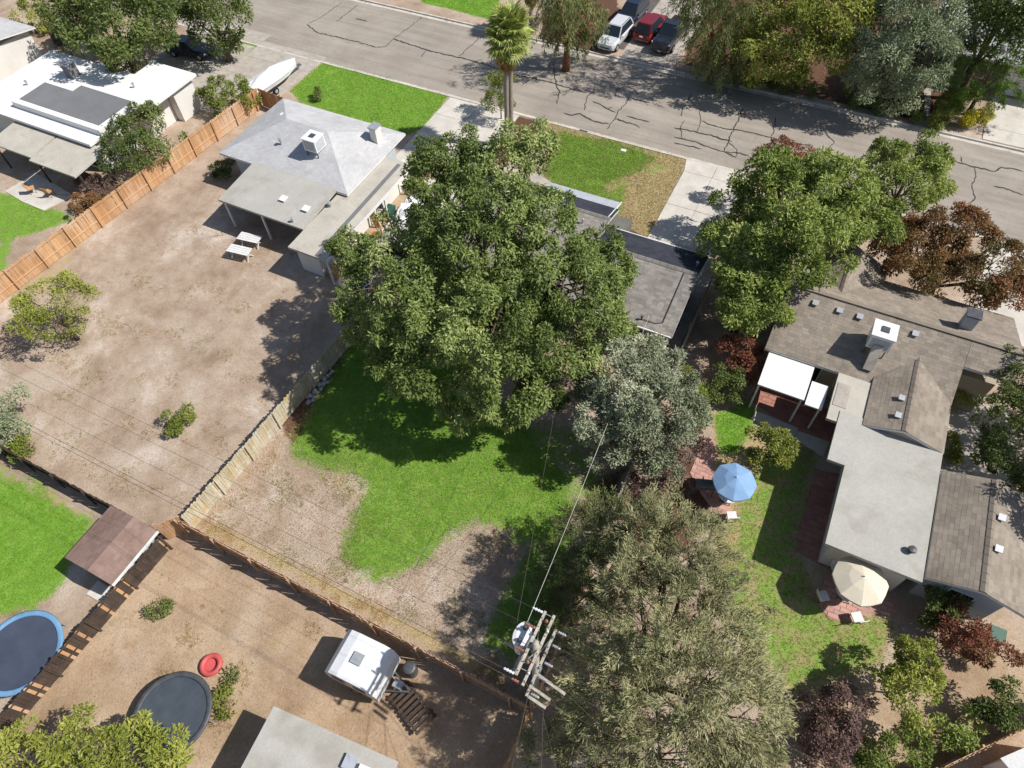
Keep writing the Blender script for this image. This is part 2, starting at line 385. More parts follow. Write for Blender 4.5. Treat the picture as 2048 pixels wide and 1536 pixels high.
def make_ground():
    xs = np.concatenate([[-400,-250,-160,-120,-95], np.arange(-86, 28.01, .33), [34,45,60,90,150,300]])
    ys = np.concatenate([[-300,-120,-60,-30,-22], np.arange(-16, 40.9, .33), [40.93, 41.02, 46, 52.42, 52.5], np.arange(52.8, 80.1, .33), [90,110,150,300]])
    X, Y = np.meshgrid(xs, ys); P = np.stack([X.ravel(), Y.ravel()], 1)
    m = ground_mask(P)
    Z = .012*np.sin(P[:,0]*1.7+1.3*np.sin(P[:,1]*.9))*np.cos(P[:,1]*1.3+P[:,0]*.4) - .012
    Z = np.where((P[:,1] > 41) & (P[:,1] < 52.45), -.30, Z)
    nx, ny = len(xs), len(ys); i = np.arange(nx*ny).reshape(ny, nx)
    F = np.stack([i[:-1,:-1], i[:-1,1:], i[1:,1:], i[1:,:-1]], -1).reshape(-1, 4)
    mt, nt, bs, out = newmat('soil_and_turf')
    p = pos(nt)
    at = nod(nt, 'ShaderNodeAttribute', attribute_name='mask'); sep = nod(nt, 'ShaderNodeSeparateColor'); nt.links.new(at.outputs['Color'], sep.inputs[0])
    gR, gG, gB = sep.outputs[0], sep.outputs[1], sep.outputs[2]; gA = at.outputs['Alpha']
    n1 = noise(nt, p, .24, 8, .7, .15); n2 = noise(nt, p, 1.4, 6, .68, .3); n3 = noise(nt, p, 9, 5, .75); n4 = noise(nt, p, 34, 3, .8)
    soil = ramp(nt, n1, [(.3, L(148,127,108,.83)), (.43, L(180,159,140,.83)), (.55, L(197,178,160,.83)), (.68, L(222,209,196,.83))])
    soil2 = ramp(nt, n1, [(.3, L(164,138,112,.82)), (.5, L(194,168,140,.82)), (.7, L(214,192,164,.82))])
    soil = mixc(nt, gA, soil, soil2)
    soil = mixc(nt, mth(nt, 'MULTIPLY', ramp(nt, n2, [(.52, (0,0,0,1)), (.68, (1,1,1,1))]), .45), soil, L(166,140,100,.8))
    soil = mixc(nt, mth(nt, 'MULTIPLY', ramp(nt, noise(nt, p, .38, 7, .66, .3), [(.52, (0,0,0,1)), (.66, (1,1,1,1))]), .42), soil, L(144,124,98,.8))
    soil = mixc(nt, mth(nt, 'MULTIPLY', ramp(nt, noise(nt, pos(nt,(1,1,1.7)), .17, 6, .6, .2), [(.54, (0,0,0,1)), (.64, (1,1,1,1))]), .5), soil, L(206,192,174,.8))
    soil = mixc(nt, mth(nt, 'MULTIPLY', ramp(nt, n3, [(.5, (0,0,0,1)), (.62, (1,1,1,1))]), .35), soil, L(128,106,90,.8))
    mul = ramp(nt, n3, [(.3, L(82,62,52,.8)), (.7, L(132,98,80,.8))])
    mb = ramp(nt, mth(nt, 'MULTIPLY_ADD', mth(nt, 'SUBTRACT', n2, .5), .8, gB), [(.35, (0,0,0,1)), (.6, (1,1,1,1))])
    c = mixc(nt, mb, soil, mul)
    dry = ramp(nt, n3, [(.3, L(160,142,102,.8)), (.55, L(192,172,130,.8)), (.75, L(214,196,158,.8))])
    db = ramp(nt, mth(nt, 'ADD', mth(nt, 'MULTIPLY_ADD', mth(nt, 'SUBTRACT', n2, .5), .9, gG), mth(nt, 'MULTIPLY', mth(nt, 'SUBTRACT', n3, .5), .6)), [(.38, (0,0,0,1)), (.68, (1,1,1,1))])
    c = mixc(nt, db, c, dry)
    grs = ramp(nt, mth(nt, 'ADD', mth(nt, 'MULTIPLY', n3, .5), mth(nt, 'MULTIPLY', n2, .5)), [(.32, L(84,124,40,.88)), (.5, L(118,158,58,.88)), (.66, L(156,182,92,.88))])
    gb = ramp(nt, mth(nt, 'ADD', mth(nt, 'MULTIPLY_ADD', mth(nt, 'SUBTRACT', n2, .5), 1.5, gR), mth(nt, 'MULTIPLY', mth(nt, 'SUBTRACT', n3, .5), 1.0)), [(.3, (0,0,0,1)), (.68, (1,1,1,1))])
    c = mixc(nt, gb, c, grs)
    vm = nod(nt, 'ShaderNodeVectorMath', operation='SCALE'); nt.links.new(c, vm.inputs[0]); nt.links.new(mth(nt, 'MULTIPLY_ADD', n4, .7, .65), vm.inputs['Scale'])
    nt.links.new(vm.outputs[0], bs.inputs['Base Color']); bs.inputs['Roughness'].default_value = .95; bs.inputs['Specular IOR Level'].default_value = .1
    bump(nt, bs, mth(nt, 'ADD', n3, mth(nt, 'MULTIPLY', n4, .6)), .7, .05)
    me = arr_mesh('ground', np.column_stack([P, Z]), F, mt, smooth=True)
    ca = me.color_attributes.new('mask', 'FLOAT_COLOR', 'POINT'); ca.data.foreach_set('color', m.astype(np.float32).ravel())
    tag(link('ground', me), kind='structure')
make_ground()

# ---------------------------------------------------------------- street
def make_street():
    m, nt, bs, out = newmat('old_asphalt')
    p = pos(nt); ps = pos(nt, (.08, 1, 1))
    a = noise(nt, p, .25, 6, .6, .4); b = noise(nt, ps, 1.6, 5, .6); c = noise(nt, p, 45, 3, .8); e = noise(nt, p, 3, 5, .7)
    col = ramp(nt, mth(nt, 'ADD', mth(nt, 'MULTIPLY', a, .5), mth(nt, 'MULTIPLY', b, .5)), [(.33, L(148,139,129,.82)), (.5, L(166,157,146,.82)), (.66, L(181,172,161,.82))])
    col = mixc(nt, mth(nt, 'MULTIPLY', ramp(nt, e, [(.55, (0,0,0,1)), (.72, (1,1,1,1))]), .35), col, L(118,112,106,.72))
    vm = nod(nt, 'ShaderNodeVectorMath', operation='SCALE'); nt.links.new(col, vm.inputs[0]); nt.links.new(mth(nt, 'MULTIPLY_ADD', c, .6, .7), vm.inputs['Scale'])
    nt.links.new(vm.outputs[0], bs.inputs['Base Color']); bs.inputs['Roughness'].default_value = .9; bs.inputs['Specular IOR Level'].default_value = .2
    bump(nt, bs, c, .3, .01)
    road = MB()
    xs = np.linspace(-160, 80, 121)
    for i in range(120):      # slight crown
        x0, x1 = xs[i], xs[i+1]; n = len(road.v)
        prof = [(41.38,-.13),(44,-.06),(46.7,-.03),(49.4,-.06),(52.05,-.13)]
        road.add([(x, y, z) for x in (x0, x1) for y, z in prof], [(k, k+5, k+6, k+1) for k in range(4)])
    ro = road.build('street', m); tag(ro, kind='structure')
    def rz(y): return float(np.interp(y, [41.38,44,46.7,49.4,52.05], [-.13,-.06,-.03,-.06,-.13])) + .005
    # tar-sealed cracks
    A = lambda *q: [(x/2.926+600, y/2.926) for x, y in q]
    B = lambda *q: [(x/2.926+1348, y/2.926) for x, y in q]
    cr = [A((245,5),(190,50),(120,100),(50,135)), A((335,25),(270,75),(210,125)), A((715,85),(650,150),(600,185),(545,225),(500,270),(445,275)),
      A((545,225),(620,250),(740,290),(860,320),(960,340),(1080,375)), A((1060,210),(1000,265),(930,330)), A((740,290),(705,335)),
      A((1290,445),(1380,460),(1500,490),(1600,520),(1680,540)), A((1510,340),(1480,370),(1490,440),(1500,500),(1520,530),(1500,605)),
      A((1730,495),(1720,530),(1680,560),(1665,640)), A((1710,590),(1760,610),(1800,635),(1830,625)), A((1930,560),(1910,600),(1860,650),(1845,690),(1795,750)),
      A((1545,655),(1590,670),(1640,660),(1700,695),(1750,710),(1810,720)), A((1930,570),(1980,585),(2048,600)), A((1845,690),(1900,710),(1960,725),(1990,745)),
      A((1910,675),(1960,690),(2048,710)), A((1290,500),(1345,465),(1385,445)), A((1840,565),(1855,520),(1900,500),(1960,520),(1975,555)),
      A((1080,375),(1180,410),(1290,445)), A((445,275),(330,240),(220,215),(100,190),(40,140)), A((1760,610),(1810,640),(1850,655)),
      A((325,105),(360,115),(395,122)),
      B((105,540),(80,590),(50,640),(45,680)), B((165,625),(150,660),(160,700),(140,750),(130,770)), B((160,705),(220,730),(290,750),(350,755),(450,775),(560,800),(610,820)),
      B((405,625),(380,690),(350,755),(320,820),(295,880)), B((600,680),(595,720),(570,800)), B((0,745),(60,755),(130,770),(200,785),(300,815),(340,825)),
      B((0,795),(60,810),(140,830),(180,850),(250,870),(300,885),(370,890),(440,905)), B((320,830),(370,870),(365,920)), B((0,830),(90,850),(165,865)),
      B((60,700),(40,745),(45,800)), B((300,885),(340,905),(365,915)), B((940,835),(910,860),(870,895)), B((1590,830),(1590,900)), B((1680,910),(1690,950)),
      B((1560,920),(1640,940),(1760,975),(1880,1000),(1920,975),(2000,985),(2048,1000)), B((1760,975),(1770,1030),(1745,1090),(1765,1150),(1730,1190)), B((1870,1085),(1950,1105),(2048,1140)),
      B((940,835),(900,790),(880,750)), B((610,820),(700,835),(800,850))]
    rr = random.Random(3)
    for k, line in enumerate(cr):
        pts = [Vector(G2(*q)) for q in line]; fine = []
        for a_, b_ in zip(pts, pts[1:]):
            n = max(2, int((b_-a_).length/.22)); nrm = Vector((-(b_-a_).y, (b_-a_).x)).normalized()
            for t in range(n): fine.append(a_.lerp(b_, t/n) + nrm*rr.uniform(-.07,.07)*(1 if t else .3))
        fine.append(pts[-1]); mb = MB(); V = []; w0 = rr.uniform(.06,.095)
        for i, q in enumerate(fine):
            d = (fine[min(i+1,len(fine)-1)]-fine[max(i-1,0)]).normalized(); nn = Vector((-d.y, d.x)); w = w0*rr.uniform(.6,1.1)/1.6*(.85+.8*abs(d.x))
            if i in (0, len(fine)-1): w *= .3
            for s in (1,-1): z = q+nn*w*s; V.append((z.x, z.y, rz(z.y)))
        mb.add(V, [(2*i+1, 2*i+3, 2*i+2, 2*i) for i in range(len(fine)-1)]); mb.build('crack_seal', tar, ro)
    # manhole-ish gutter inlets and kerbs: cast in 3 m lengths
    for nm, y0, sgn in (('kerb', 41.02, 1), ('kerb', 52.42, -1)):
        k0 = MB(); k0.box(-160, 80, min(y0-.1*sgn, y0+.3*sgn), max(y0-.1*sgn, y0+.3*sgn), -.4, -.16)
        kb = k0.build('kerb', curbm); tag(kb, kind='structure')
        prof = [(-.16,-.2),(-.16,.03),(-.02,.04),(.02,.02),(.05,-.10),(.36,-.125),(.36,-.2)]
        L_ = 3.0; mb = MB(); n = len(prof)
        vs = [(x, sgn*y, z) for x in (.006, L_-.006) for y, z in prof]
        fs = [(i, (i+1)%n, n+(i+1)%n, n+i) for i in range(n)] + [tuple(range(n-1,-1,-1)), tuple(range(n,2*n))]
        if sgn > 0: fs = [f[::-1] for f in fs]
        mb.add(vs, fs); me = mb.mesh('kerb_stone', curbm)
        for i in range(48): link('kerb_stone', me, kb, (-90+i*L_, y0, 0))
make_street()

# ---------------------------------------------------------------- concrete flatwork
def flatwork(name, rects, z=.035, mat=conc, piece='slab'):
    """rects: list of polygons (2-D); one piece each, 1.5 cm joints between"""
    allp = np.array([p for r in rects for p in r]); lo = allp.min(0); hi = allp.max(0)
    b = MB().prism(rects[0] if len(rects) == 1 else [(lo[0]+.1,lo[1]+.1),(hi[0]-.1,lo[1]+.1),(hi[0]-.1,hi[1]-.1),(lo[0]+.1,hi[1]-.1)], -.2, z-.09)
    o = b.build(name, conc_old); tag(o, kind='structure')
    for r in rects:
        c = np.mean(np.array(r), 0); q = []
        for p in r:
            v = np.array(p)-c; ln = np.linalg.norm(v); q.append(tuple(np.array(p)-v/ln*.02))
        MB().prism(q, -.1, z).build(piece, mat, o)
    return o
def rect(x0, x1, y0, y1): return [(x0,y0),(x1,y0),(x1,y1),(x0,y1)]
flatwork('driveway', [rect(-5.8,-3.6,28.5,31.4), rect(-3.6,-1.25,28.5,31.4), rect(-5.8,-3.6,31.4,35.3), rect(-3.6,-1.25,31.4,35.3), rect(-5.8,-3.6,35.3,39.4), rect(-3.6,-1.25,35.3,39.4),
   [(-6.1,40.86),(-5.8,39.4),(-3.6,39.4),(-3.6,40.86)], [(-3.6,40.86),(-3.6,39.4),(-1.25,39.4),(-.9,40.86)]])
flatwork('side_walk', [rect(-1.25,-.55,y,y+1.6) for y in np.arange(19.6, 28.3, 1.6)], .03, conc_old)
flatwork('rear_patio', [rect(-7.5,-4.6,20.2,22), rect(-4.6,-1.3,20.2,22), rect(-10.4,-7.5,20.2,22)], .03, conc_old)
flatwork('front_walk', [[G2(1060,345),G2(1080,350),G2(1105,366),G2(1112,384),G2(1085,376),G2(1060,362)], rect(-13.9,-6.3,29.0,30.9)], .03, conc_old)
flatwork('neighbour_driveway', [rect(-27.3,-24.4,y,y+2.6) for y in np.arange(30.4, 40.6, 2.6)] + [rect(-24.4,-20.6,y,y+2.6) for y in np.arange(33.0, 40.6, 2.6)], .03, conc)
flatwork('side_yard_slab', [rect(-23.6,-21.4,y,y+2.5) for y in np.arange(18.0, 30.4, 2.5)] + [rect(-21.4,-19.6,y,y+2.5) for y in np.arange(20.5, 30.4, 2.5)], .025, conc)
flatwork('far_driveway', [rect(-48.5,-45.2,y,y+2.8) for y in np.arange(30.6, 40.7, 2.8)] + [rect(-45.2,-41.2,y,y+2.8) for y in np.arange(33.4, 40.7, 2.8)], .03, conc_old)
flatwork('far_parking', [rect(-56.5,-52.5,y,y+2.6) for y in np.arange(32.8, 40.7, 2.6)] + [rect(-52.5,-48.6,y,y+2.6) for y in np.arange(32.8, 38, 2.6)], .03, conc_old)
flatwork('far_patio', [[G2(10,383),G2(45,362),G2(85,388),G2(45,404)], [G2(45,404),G2(85,388),G2(148,392),G2(88,422)], [G2(45,362),G2(70,345),G2(145,390),G2(85,388)]], .04, conc)
flatwork('double_driveway', [rect(-16.3,-13.8,y,y+3.2) for y in np.arange(52.75, 68, 3.2)] + [rect(-13.8,-11.3,y,y+3.2) for y in np.arange(52.75, 68, 3.2)], .03, conc_old)
flatwork('shade_toned_drive', [rect(-19.2,-16.36,54.0,68.8)], .03, surf('shaded_concrete_tone', L(92,88,84,.8), L(112,108,102,.8), .8, 30, .9, .2, .2, 60))  # cedar shade on the concrete drive, painted as a darker strip
flatwork('garage_driveway', [rect(14.2,17.3,52.75,54.6), rect(17.3,20.4,52.75,54.6), rect(14.3,17.3,54.6,59.5), rect(17.3,20.4,54.6,59.5)], .03, conc)
flatwork('curved_path', [[G2(1822,252),G2(1862,262),G2(1858,232),G2(1845,238)], [G2(1845,238),G2(1858,232),G2(1861,205),G2(1850,207)], [G2(1850,207),G2(1861,205),G2(1862,182),G2(1846,184)], [G2(1846,184),G2(1862,182),G2(1925,178),G2(1925,166),G2(1860,160)]], .03, conc_old)
flatwork('right_driveway', [rect(15.6,18.6,31.6,36.2), rect(18.6,21.6,31.6,36.2), rect(15.6,18.6,36.2,40.86), rect(18.6,21.6,36.2,40.86)], .03, conc)
flatwork('right_path', [[G2(1500,838),G2(1512,822),G2(1600,858),G2(1588,876)], [G2(1588,876),G2(1600,858),G2(1660,885),G2(1645,915)]], .03, conc)
flatwork('left_side_path', [rect(14.2,18.5,y,y+2.6) for y in np.arange(18.3, 26, 2.6)], .03, conc_old)
def paving(name, poly, mat, size=.4, z=.035):
    po = np.array(poly); lo = po.min(0); hi = po.max(0)
    o = MB().prism(poly, -.15, z-.02).build(name, mat); tag(o, kind='structure')
    b = MB().box(-size/2+.012, size/2-.012, -size/4+.012, size/4-.012, -.08, 0); me = b.mesh('paver', mat)
    pts = []
    for j, y in enumerate(np.arange(lo[1], hi[1], size/2)):
        for x in np.arange(lo[0]+(j%2)*size/2, hi[0], size): pts.append((x, y))
    s = sd_poly(np.array(pts), poly)
    keep = [p for p, d in zip(pts, s) if d > size*.22]
    if len(keep) > 280: keep = keep[:280]
    for p in keep: link('paver', me, o, (p[0], p[1], z+random.uniform(-.004,.004)), (0,0,random.uniform(-.02,.02)))
paving('pink_patio', PX((1380,945),(1400,900),(1420,872),(1432,890),(1425,930),(1450,1000),(1470,1030),(1440,1040),(1400,985)), brick, .5)
paving('umbrella_patio', PX((1640,1195),(1640,1215),(1660,1240),(1700,1245),(1740,1225),(1790,1235),(1805,1210),(1770,1180),(1740,1140),(1650,1150)), brick, .5)
paving('brick_terrace', PX((1500,800),(1520,770),(1690,830),(1660,890),(1590,860)), brickd, .6)
paving('shaded_terrace', PX((1590,1100),(1630,940),(1690,950),(1650,1090),(1780,1130),(1740,1150),(1640,1130)), brickd, .7)

# ---------------------------------------------------------------- houses
def roof_plane(parent, pts, mat, th=.14, shingle=True, expo=.19, tabw=.34, world=True, fascia=trim_w, name='roof'):
    """pts: eave-left, eave-right, ridge-right, ridge-left (3-D world)"""
    deck = MB().slab(pts, .03 if shingle else th).build(name, mat, parent, world=True)
    if not shingle: return deck
    MB().slab([(a,b,c-.031) for a,b,c in pts], th).build('fascia', fascia, deck, world=True)
    e0, e1, r1, r0 = [np.array(p, float) for p in pts]
    n = np.cross(e1-e0, r0-e0) if np.linalg.norm(r0-e0) > 1e-6 else np.cross(e1-e0, r1-e0)
    n /= np.linalg.norm(n); n = n if n[2] > 0 else -n
    slope = max(np.linalg.norm(r0-e0), np.linalg.norm(r1-e1), .01)
    mid_e = (e0+e1)/2; mid_r = (r0+r1)/2; hh = np.linalg.norm(mid_r-mid_e); rows = max(2, int(hh/expo))
    V = []; F = []; T = []; rg = np.random.default_rng(int(abs(e0[0]*37+e0[1]*11))+5)
    for i in range(rows):
        t0 = i/rows; t1 = min(1.0, (i+1.12)/rows)
        a0 = e0+(r0-e0)*t0; b0 = e1+(r1-e1)*t0; a1 = e0+(r0-e0)*t1; b1 = e1+(r1-e1)*t1
        w = np.linalg.norm(b0-a0)
        if w < .1: continue
        k = max(1, int(w/tabw)); ph = rg.uniform(0, 1)
        cuts = np.unique(np.clip(np.concatenate([[0], (np.arange(k+1)+ph+rg.uniform(-.12,.12,k+1))/k, [1]]), 0, 1))
        for u0, u1 in zip(cuts[:-1], cuts[1:]):
            if (u1-u0)*w < .02: continue
            g = .004/w; up = .004+rg.uniform(0,.006)
            p = [a0+(b0-a0)*(u0+g)+n*up, a0+(b0-a0)*(u1-g)+n*up, a1+(b1-a1)*(u1-g)+n*.002, a1+(b1-a1)*(u0+g)+n*.002, a0+(b0-a0)*(u0+g)-n*.002, a0+(b0-a0)*(u1-g)-n*.002]
            q = len(V); V += p; F += [(q,q+1,q+2,q+3),(q+4,q+5,q+1,q)]; t = rg.uniform(0,1); T += [t, t*.8]
    if not V: return deck
    V = np.array(V)-np.array(top_of(parent))
    F = np.array(F)
    # face winding outwards
    me = arr_mesh('shingles', V, F, mat, {'tone': T})
    link('shingles', me, deck, kind='stuff')
    return deck
def gable(parent, x0, x1, ye0, yr, ye1, ze0, zr, ze1, mat, mat2=None, fascia=trim_w, axis='x', caps=True):
    """gable roof with its ridge along x (or y), eaves at ye0 / ye1"""
    def P_(a, b, z): return (a, b, z) if axis == 'x' else (b, a, z)
    A = [P_(x0,ye0,ze0), P_(x1,ye0,ze0), P_(x1,yr,zr), P_(x0,yr,zr)]
    B = [P_(x1,ye1,ze1), P_(x0,ye1,ze1), P_(x0,yr,zr), P_(x1,yr,zr)]
    roof_plane(parent, A, mat, fascia=fascia); roof_plane(parent, B, mat2 or mat, fascia=fascia)
    if caps:
        k = MB(); nn = max(3, int((x1-x0)/.45))
        for i in range(nn):
            a = x0+(x1-x0)*i/nn; b = x0+(x1-x0)*(i+.96)/nn
            s0 = (zr-ze0)/abs(yr-ye0); s1 = (zr-ze1)/abs(ye1-yr); d = .16
            q = [P_(a,yr-d,zr-d*s0+.035), P_(b,yr-d,zr-d*s0+.03), P_(b,yr,zr+.05), P_(a,yr,zr+.055), P_(b,yr+d,zr-d*s1+.03), P_(a,yr+d,zr-d*s1+.035)]
            k.add(q, [(0,1,2,3),(3,2,4,5)])
        k.build('ridge_cap', mat, parent, world=True)
def walls(parent, x0, x1, y0, y1, h, mat, name='wall', gable_x=None):
    m = MB().box(x0, x1, y0, y1, 0, h)
    return m.build(name, mat, parent, world=True)
def gable_wall(parent, pts, th, mat):
    """vertical polygon (3-D points in a vertical plane), thickened along its normal"""
    P0 = [Vector(p) for p in pts]; n = (P0[1]-P0[0]).cross(P0[2]-P0[0]).normalized()*th
    k = len(P0); m = MB(); m.add([tuple(p) for p in P0]+[tuple(p+n) for p in P0], [tuple(range(k)), tuple(range(2*k-1,k-1,-1))]+[(i,k+i,k+(i+1)%k,(i+1)%k) for i in range(k)])
    return m.build('gable_wall', mat, parent, world=True)
def window(parent, c, w, h, face, fm=trim_w, name='window', bars=1):
    """c centre on the wall surface; face '-y','+x','+y','-x' is outward"""
    ax = {'-y': ((1,0),(0,-1)), '+y': ((1,0),(0,1)), '+x': ((0,1),(1,0)), '-x': ((0,1),(-1,0))}[face]
    (ux,uy),(nx,ny) = ax; cx,cy,cz = c
    def bx(u0,u1,z0,z1,d0,d1,m=None):
        xs = sorted([cx+ux*u0+nx*d0, cx+ux*u1+nx*d1]) if ux else sorted([cx+nx*d0, cx+nx*d1])
        ys = sorted([cy+uy*u0+ny*d0, cy+uy*u1+ny*d1]) if uy else sorted([cy+ny*d0, cy+ny*d1])
        return (m or MB()).box(xs[0],xs[1],ys[0],ys[1],cz+z0,cz+z1)
    win = bx(-w/2,w/2,-h/2,h/2,-.02,.015).build(name, glass, parent, world=True)
    f = MB(); t = .06
    bx(-w/2-t,w/2+t,h/2,h/2+t,-.02,.05,f); bx(-w/2-t,w/2+t,-h/2-t,-h/2,-.02,.07,f); bx(-w/2-t,-w/2,-h/2,h/2,-.02,.05,f); bx(w/2,w/2+t,-h/2,h/2,-.02,.05,f)
    for i in range(bars): u = -w/2+w*(i+1)/(bars+1); bx(u-.02,u+.02,-h/2,h/2,-.01,.035,f)
    f.build('frame', fm, win, world=True)
    return win
def vent(parent, x, y, z, r=.07, h=.35, mat=metal_g):
    return MB().lathe((x,y,z-.12), [(r,0),(r,h),(r*1.7,h),(r*1.5,h+.09),(.01,h+.12)], 12).build('roof_vent', mat, parent, world=True)
def boxvent(parent, x, y, z, s=.32, mat=porcel):
    m = MB().box(x-s*.3,x+s*.3,y-s*.3,y+s*.3,z-.15,z+.06); m.slab([(x-s/2,y-s/2,z+.08),(x+s/2,y-s/2,z+.08),(x+s/2,y+s/2,z+.14),(x-s/2,y+s/2,z+.14)], .05)
    return m.build('roof_vent', mat, parent, world=True)
def cooler(parent, x, y, z, s=1.05, h=.95, rz=0):
    """evaporative cooler: louvred box on a stand with a top cap"""
    b = MB().box(x-s/2,x+s/2,y-s/2,y+s/2,z,z+h).build('cooler_box', porcel, parent, world=True)
    MB().slab([(x-s/2-.05,y-s/2-.05,z+h+.06),(x+s/2+.05,y-s/2-.05,z+h+.06),(x+s/2+.05,y+s/2+.05,z+h+.06),(x-s/2-.05,y+s/2+.05,z+h+.06)],.055).build('lid', porcel, b, world=True)
    MB().box(x-.2,x+.2,y-.2,y+.2,z+h+.065,z+h+.12).build('cap', metal_d, b, world=True)
    for i in range(7):
        zz = z+.12+i*.105
        MB().box(x-s/2+.1,x+s/2-.1,y-s/2-.02,y-s/2-.002,zz,zz+.05).build('louvre', metal_g, b, world=True)
    for i in range(7):
        zz = z+.12+i*.105
        MB().box(x+s/2+.002,x+s/2+.02,y-s/2+.1,y+s/2-.1,zz,zz+.05).build('louvre', metal_g, b, world=True)
    f = MB()
    for sx in (-1,1):
        for sy in (-1,1): f.box(x+sx*s*.42-.03,x+sx*s*.42+.03,y+sy*s*.42-.03,y+sy*s*.42+.03,z-.75,z-.003)
    f.build('stand', metal_d, b, world=True)
    return b

# --- the house on the lot (roof seen beside the big tree)
H1 = thing('house', 'grey shingled house half hidden under the big tree, on the lot', 'house', (-9, 25, 0))
walls(H1, -6.6, -1.5, 21.6, 27.5, 2.62, stucco_g); walls(H1, -17.2, -6.65, 21.3, 29.6, 2.62, stucco_g)
gable(H1, -7.6, -.95, 21.0, 25.2, 27.95, 2.72, 3.95, 3.0, sh_main, sh_dark, trim_w)
gable(H1, -17.8, -7.65, 20.6, 28.0, 29.6, 2.70, 3.62, 3.17, sh_main, sh_dark, trim_w)
roof_plane(H1, [(-13.1,29.62,3.16),(-7.9,29.62,3.16),(-7.9,30.6,2.9),(-13.1,30.6,2.9)][::-1], metal_b, .1, False, name='porch_roof')
MB().box(-7.4,-1.05,27.96,28.06,2.86,2.97).build('gutter', trim_w, H1, world=True)
MB().box(-7.5,-1.0,20.9,20.99,2.58,2.7).build('gutter', trim_w, H1, world=True)
for x in (-8.15,-10.4,-12.7): MB().box(x-.05,x+.05,30.4,30.5,.03,2.8).build('porch_post', trim_w, H1, world=True)
MB().beam((-7.86,30.65,2.86),(-7.86,28.1,3.56),.05,.16).build('rake_board', trim_w, H1, world=True)
window(H1, (-5.9,21.6,1.55), 1.0, 1.0, '-y', trim_d); window(H1, (-2.35,21.6,1.6), 1.15, .8, '-y', trim_d); window(H1, (-4.9,21.6,1.7), .5, .6, '-y', trim_w, bars=0)
for (x,z,w,h) in ((-3.95,1.75,.42,.62),(-3.9,1.05,.7,.5),(-3.1,1.9,.2,.2)): MB().box(x-w/2,x+w/2,21.5,21.597,z-h/2,z+h/2).build('meter_panel', conc_old, H1, world=True)
d = MB().box(-5.05,-4.2,21.55,21.6-.003,.04,2.05).build('door', trim_w, H1, world=True); MB().box(-4.32,-4.27,21.49,21.548,.98,1.1).build('handle', metal_g, d, world=True)
MB().tube([(-1.28,21.15,2.62),(-1.3,21.5,2.3),(-1.3,21.5,.1)], .045, 8).build('downspout', trim_w, H1, world=True)
MB().tube([(-1.75,25.0,3.95),(-1.75,21.6,2.97),(-2.15,21.42,2.91),(-3.0,21.4,2.91)], .022, 6).build('roof_conduit', trim_d, H1, world=True)
vent(H1, -3.0, 21.4, 2.95, .05, .22, trim_d); vent(H1, -4.6, 23.2, 3.45); vent(H1, -1.3, 26.2, 3.65, .06); boxvent(H1, -6.2, 24.6, 3.85, .32, metal_g)
vent(H1, -9.2, 27.0, 3.55, .05); boxvent(H1, -12, 26.4, 3.42, .35, metal_g)

# --- left neighbour: hip roof, flat patio roof, carport
H2 = thing('house', 'light grey hip roofed house left of the big tree with flat patio roof', 'house', (-30, 24, 0))
walls(H2, -36.6,-26.4, 24.3, 30.8, 2.68, stucco_lb)
ex0, ex1, ey0, ey1 = -37.2,-25.6,23.6,31.4; rA = (-33.3,27.5,4.35); rB = (-29.6,27.5,4.35); ze = 2.82
roof_plane(H2, [(ex0,ey0,ze),(ex1,ey0,ze),rB,rA], sh_left); roof_plane(H2, [(ex1,ey1,ze),(ex0,ey1,ze),rA,rB], sh_left)
roof_plane(H2, [(ex1,ey0,ze),(ex1,ey1,ze),rB,rB], sh_left); roof_plane(H2, [(ex0,ey1,ze),(ex0,ey0,ze),rA,rA], sh_left)
roof_plane(H2, [(-34.0,19.6,2.55),(-26.55,19.6,2.55),(-26.55,24.9,2.98),(-34.0,24.9,2.98)], roll_l, .16, False, name='patio_roof')
roof_plane(H2, [(-26.5,17.8,2.5),(-23.35,17.8,2.5),(-23.35,28.6,2.62),(-26.5,28.6,2.62)], roll_t, .18, False, name='carport_roof')
MB().box(-23.34,-23.28,17.8,28.6,2.36,2.56).build('fascia', trim_w, H2, world=True)
MB().beam((-24.2,17.9,2.53),(-24.2,28.2,2.645),.3,.03).build('roof_seam', roll_g, H2, world=True)
for x in (-33.7,-30.4,-26.8): MB().box(x-.06,x+.06,19.75,19.87,0,2.38).build('patio_post', trim_w, H2, world=True)
for y in (18.0,21.4,25.0,28.3): MB().box(-23.62,-23.52,y-.05,y+.05,0,2.35).build('carport_post', trim_w, H2, world=True)
walls(H2, -26.4,-24.6, 18.3, 28.2, 2.3, stucco_w, 'carport_wall'); MB().box(-24.58,-24.5,24.2,29.3,.03,2.28).build('white_partition', stucco_w, H2, world=True)
for x in (-32,-29): window(H2, (x,24.3,1.5), 1.5, 1.1, '-y')
cooler(H2, -29.6, 25.9, 4.0, 1.1, .9); boxvent(H2,-29.5,21.4,2.75,.5); boxvent(H2,-27.4,21.2,2.75,.5); vent(H2,-32.6,25.6,3.7,.08,.4); vent(H2,-27.6,19.9,2.6,.07); vent(H2,-26.2,22.3,2.6,.1)
ch = MB().box(-27.0,-26.45,29.0,29.7,3.0,4.35).build('chimney', stucco_w, H2, world=True); MB().box(-27.06,-26.39,28.94,29.76,4.35,4.45).build('chimney_cap', metal_g, ch, world=True)
boxvent(H2,-34.6,28.4,3.75,.3)

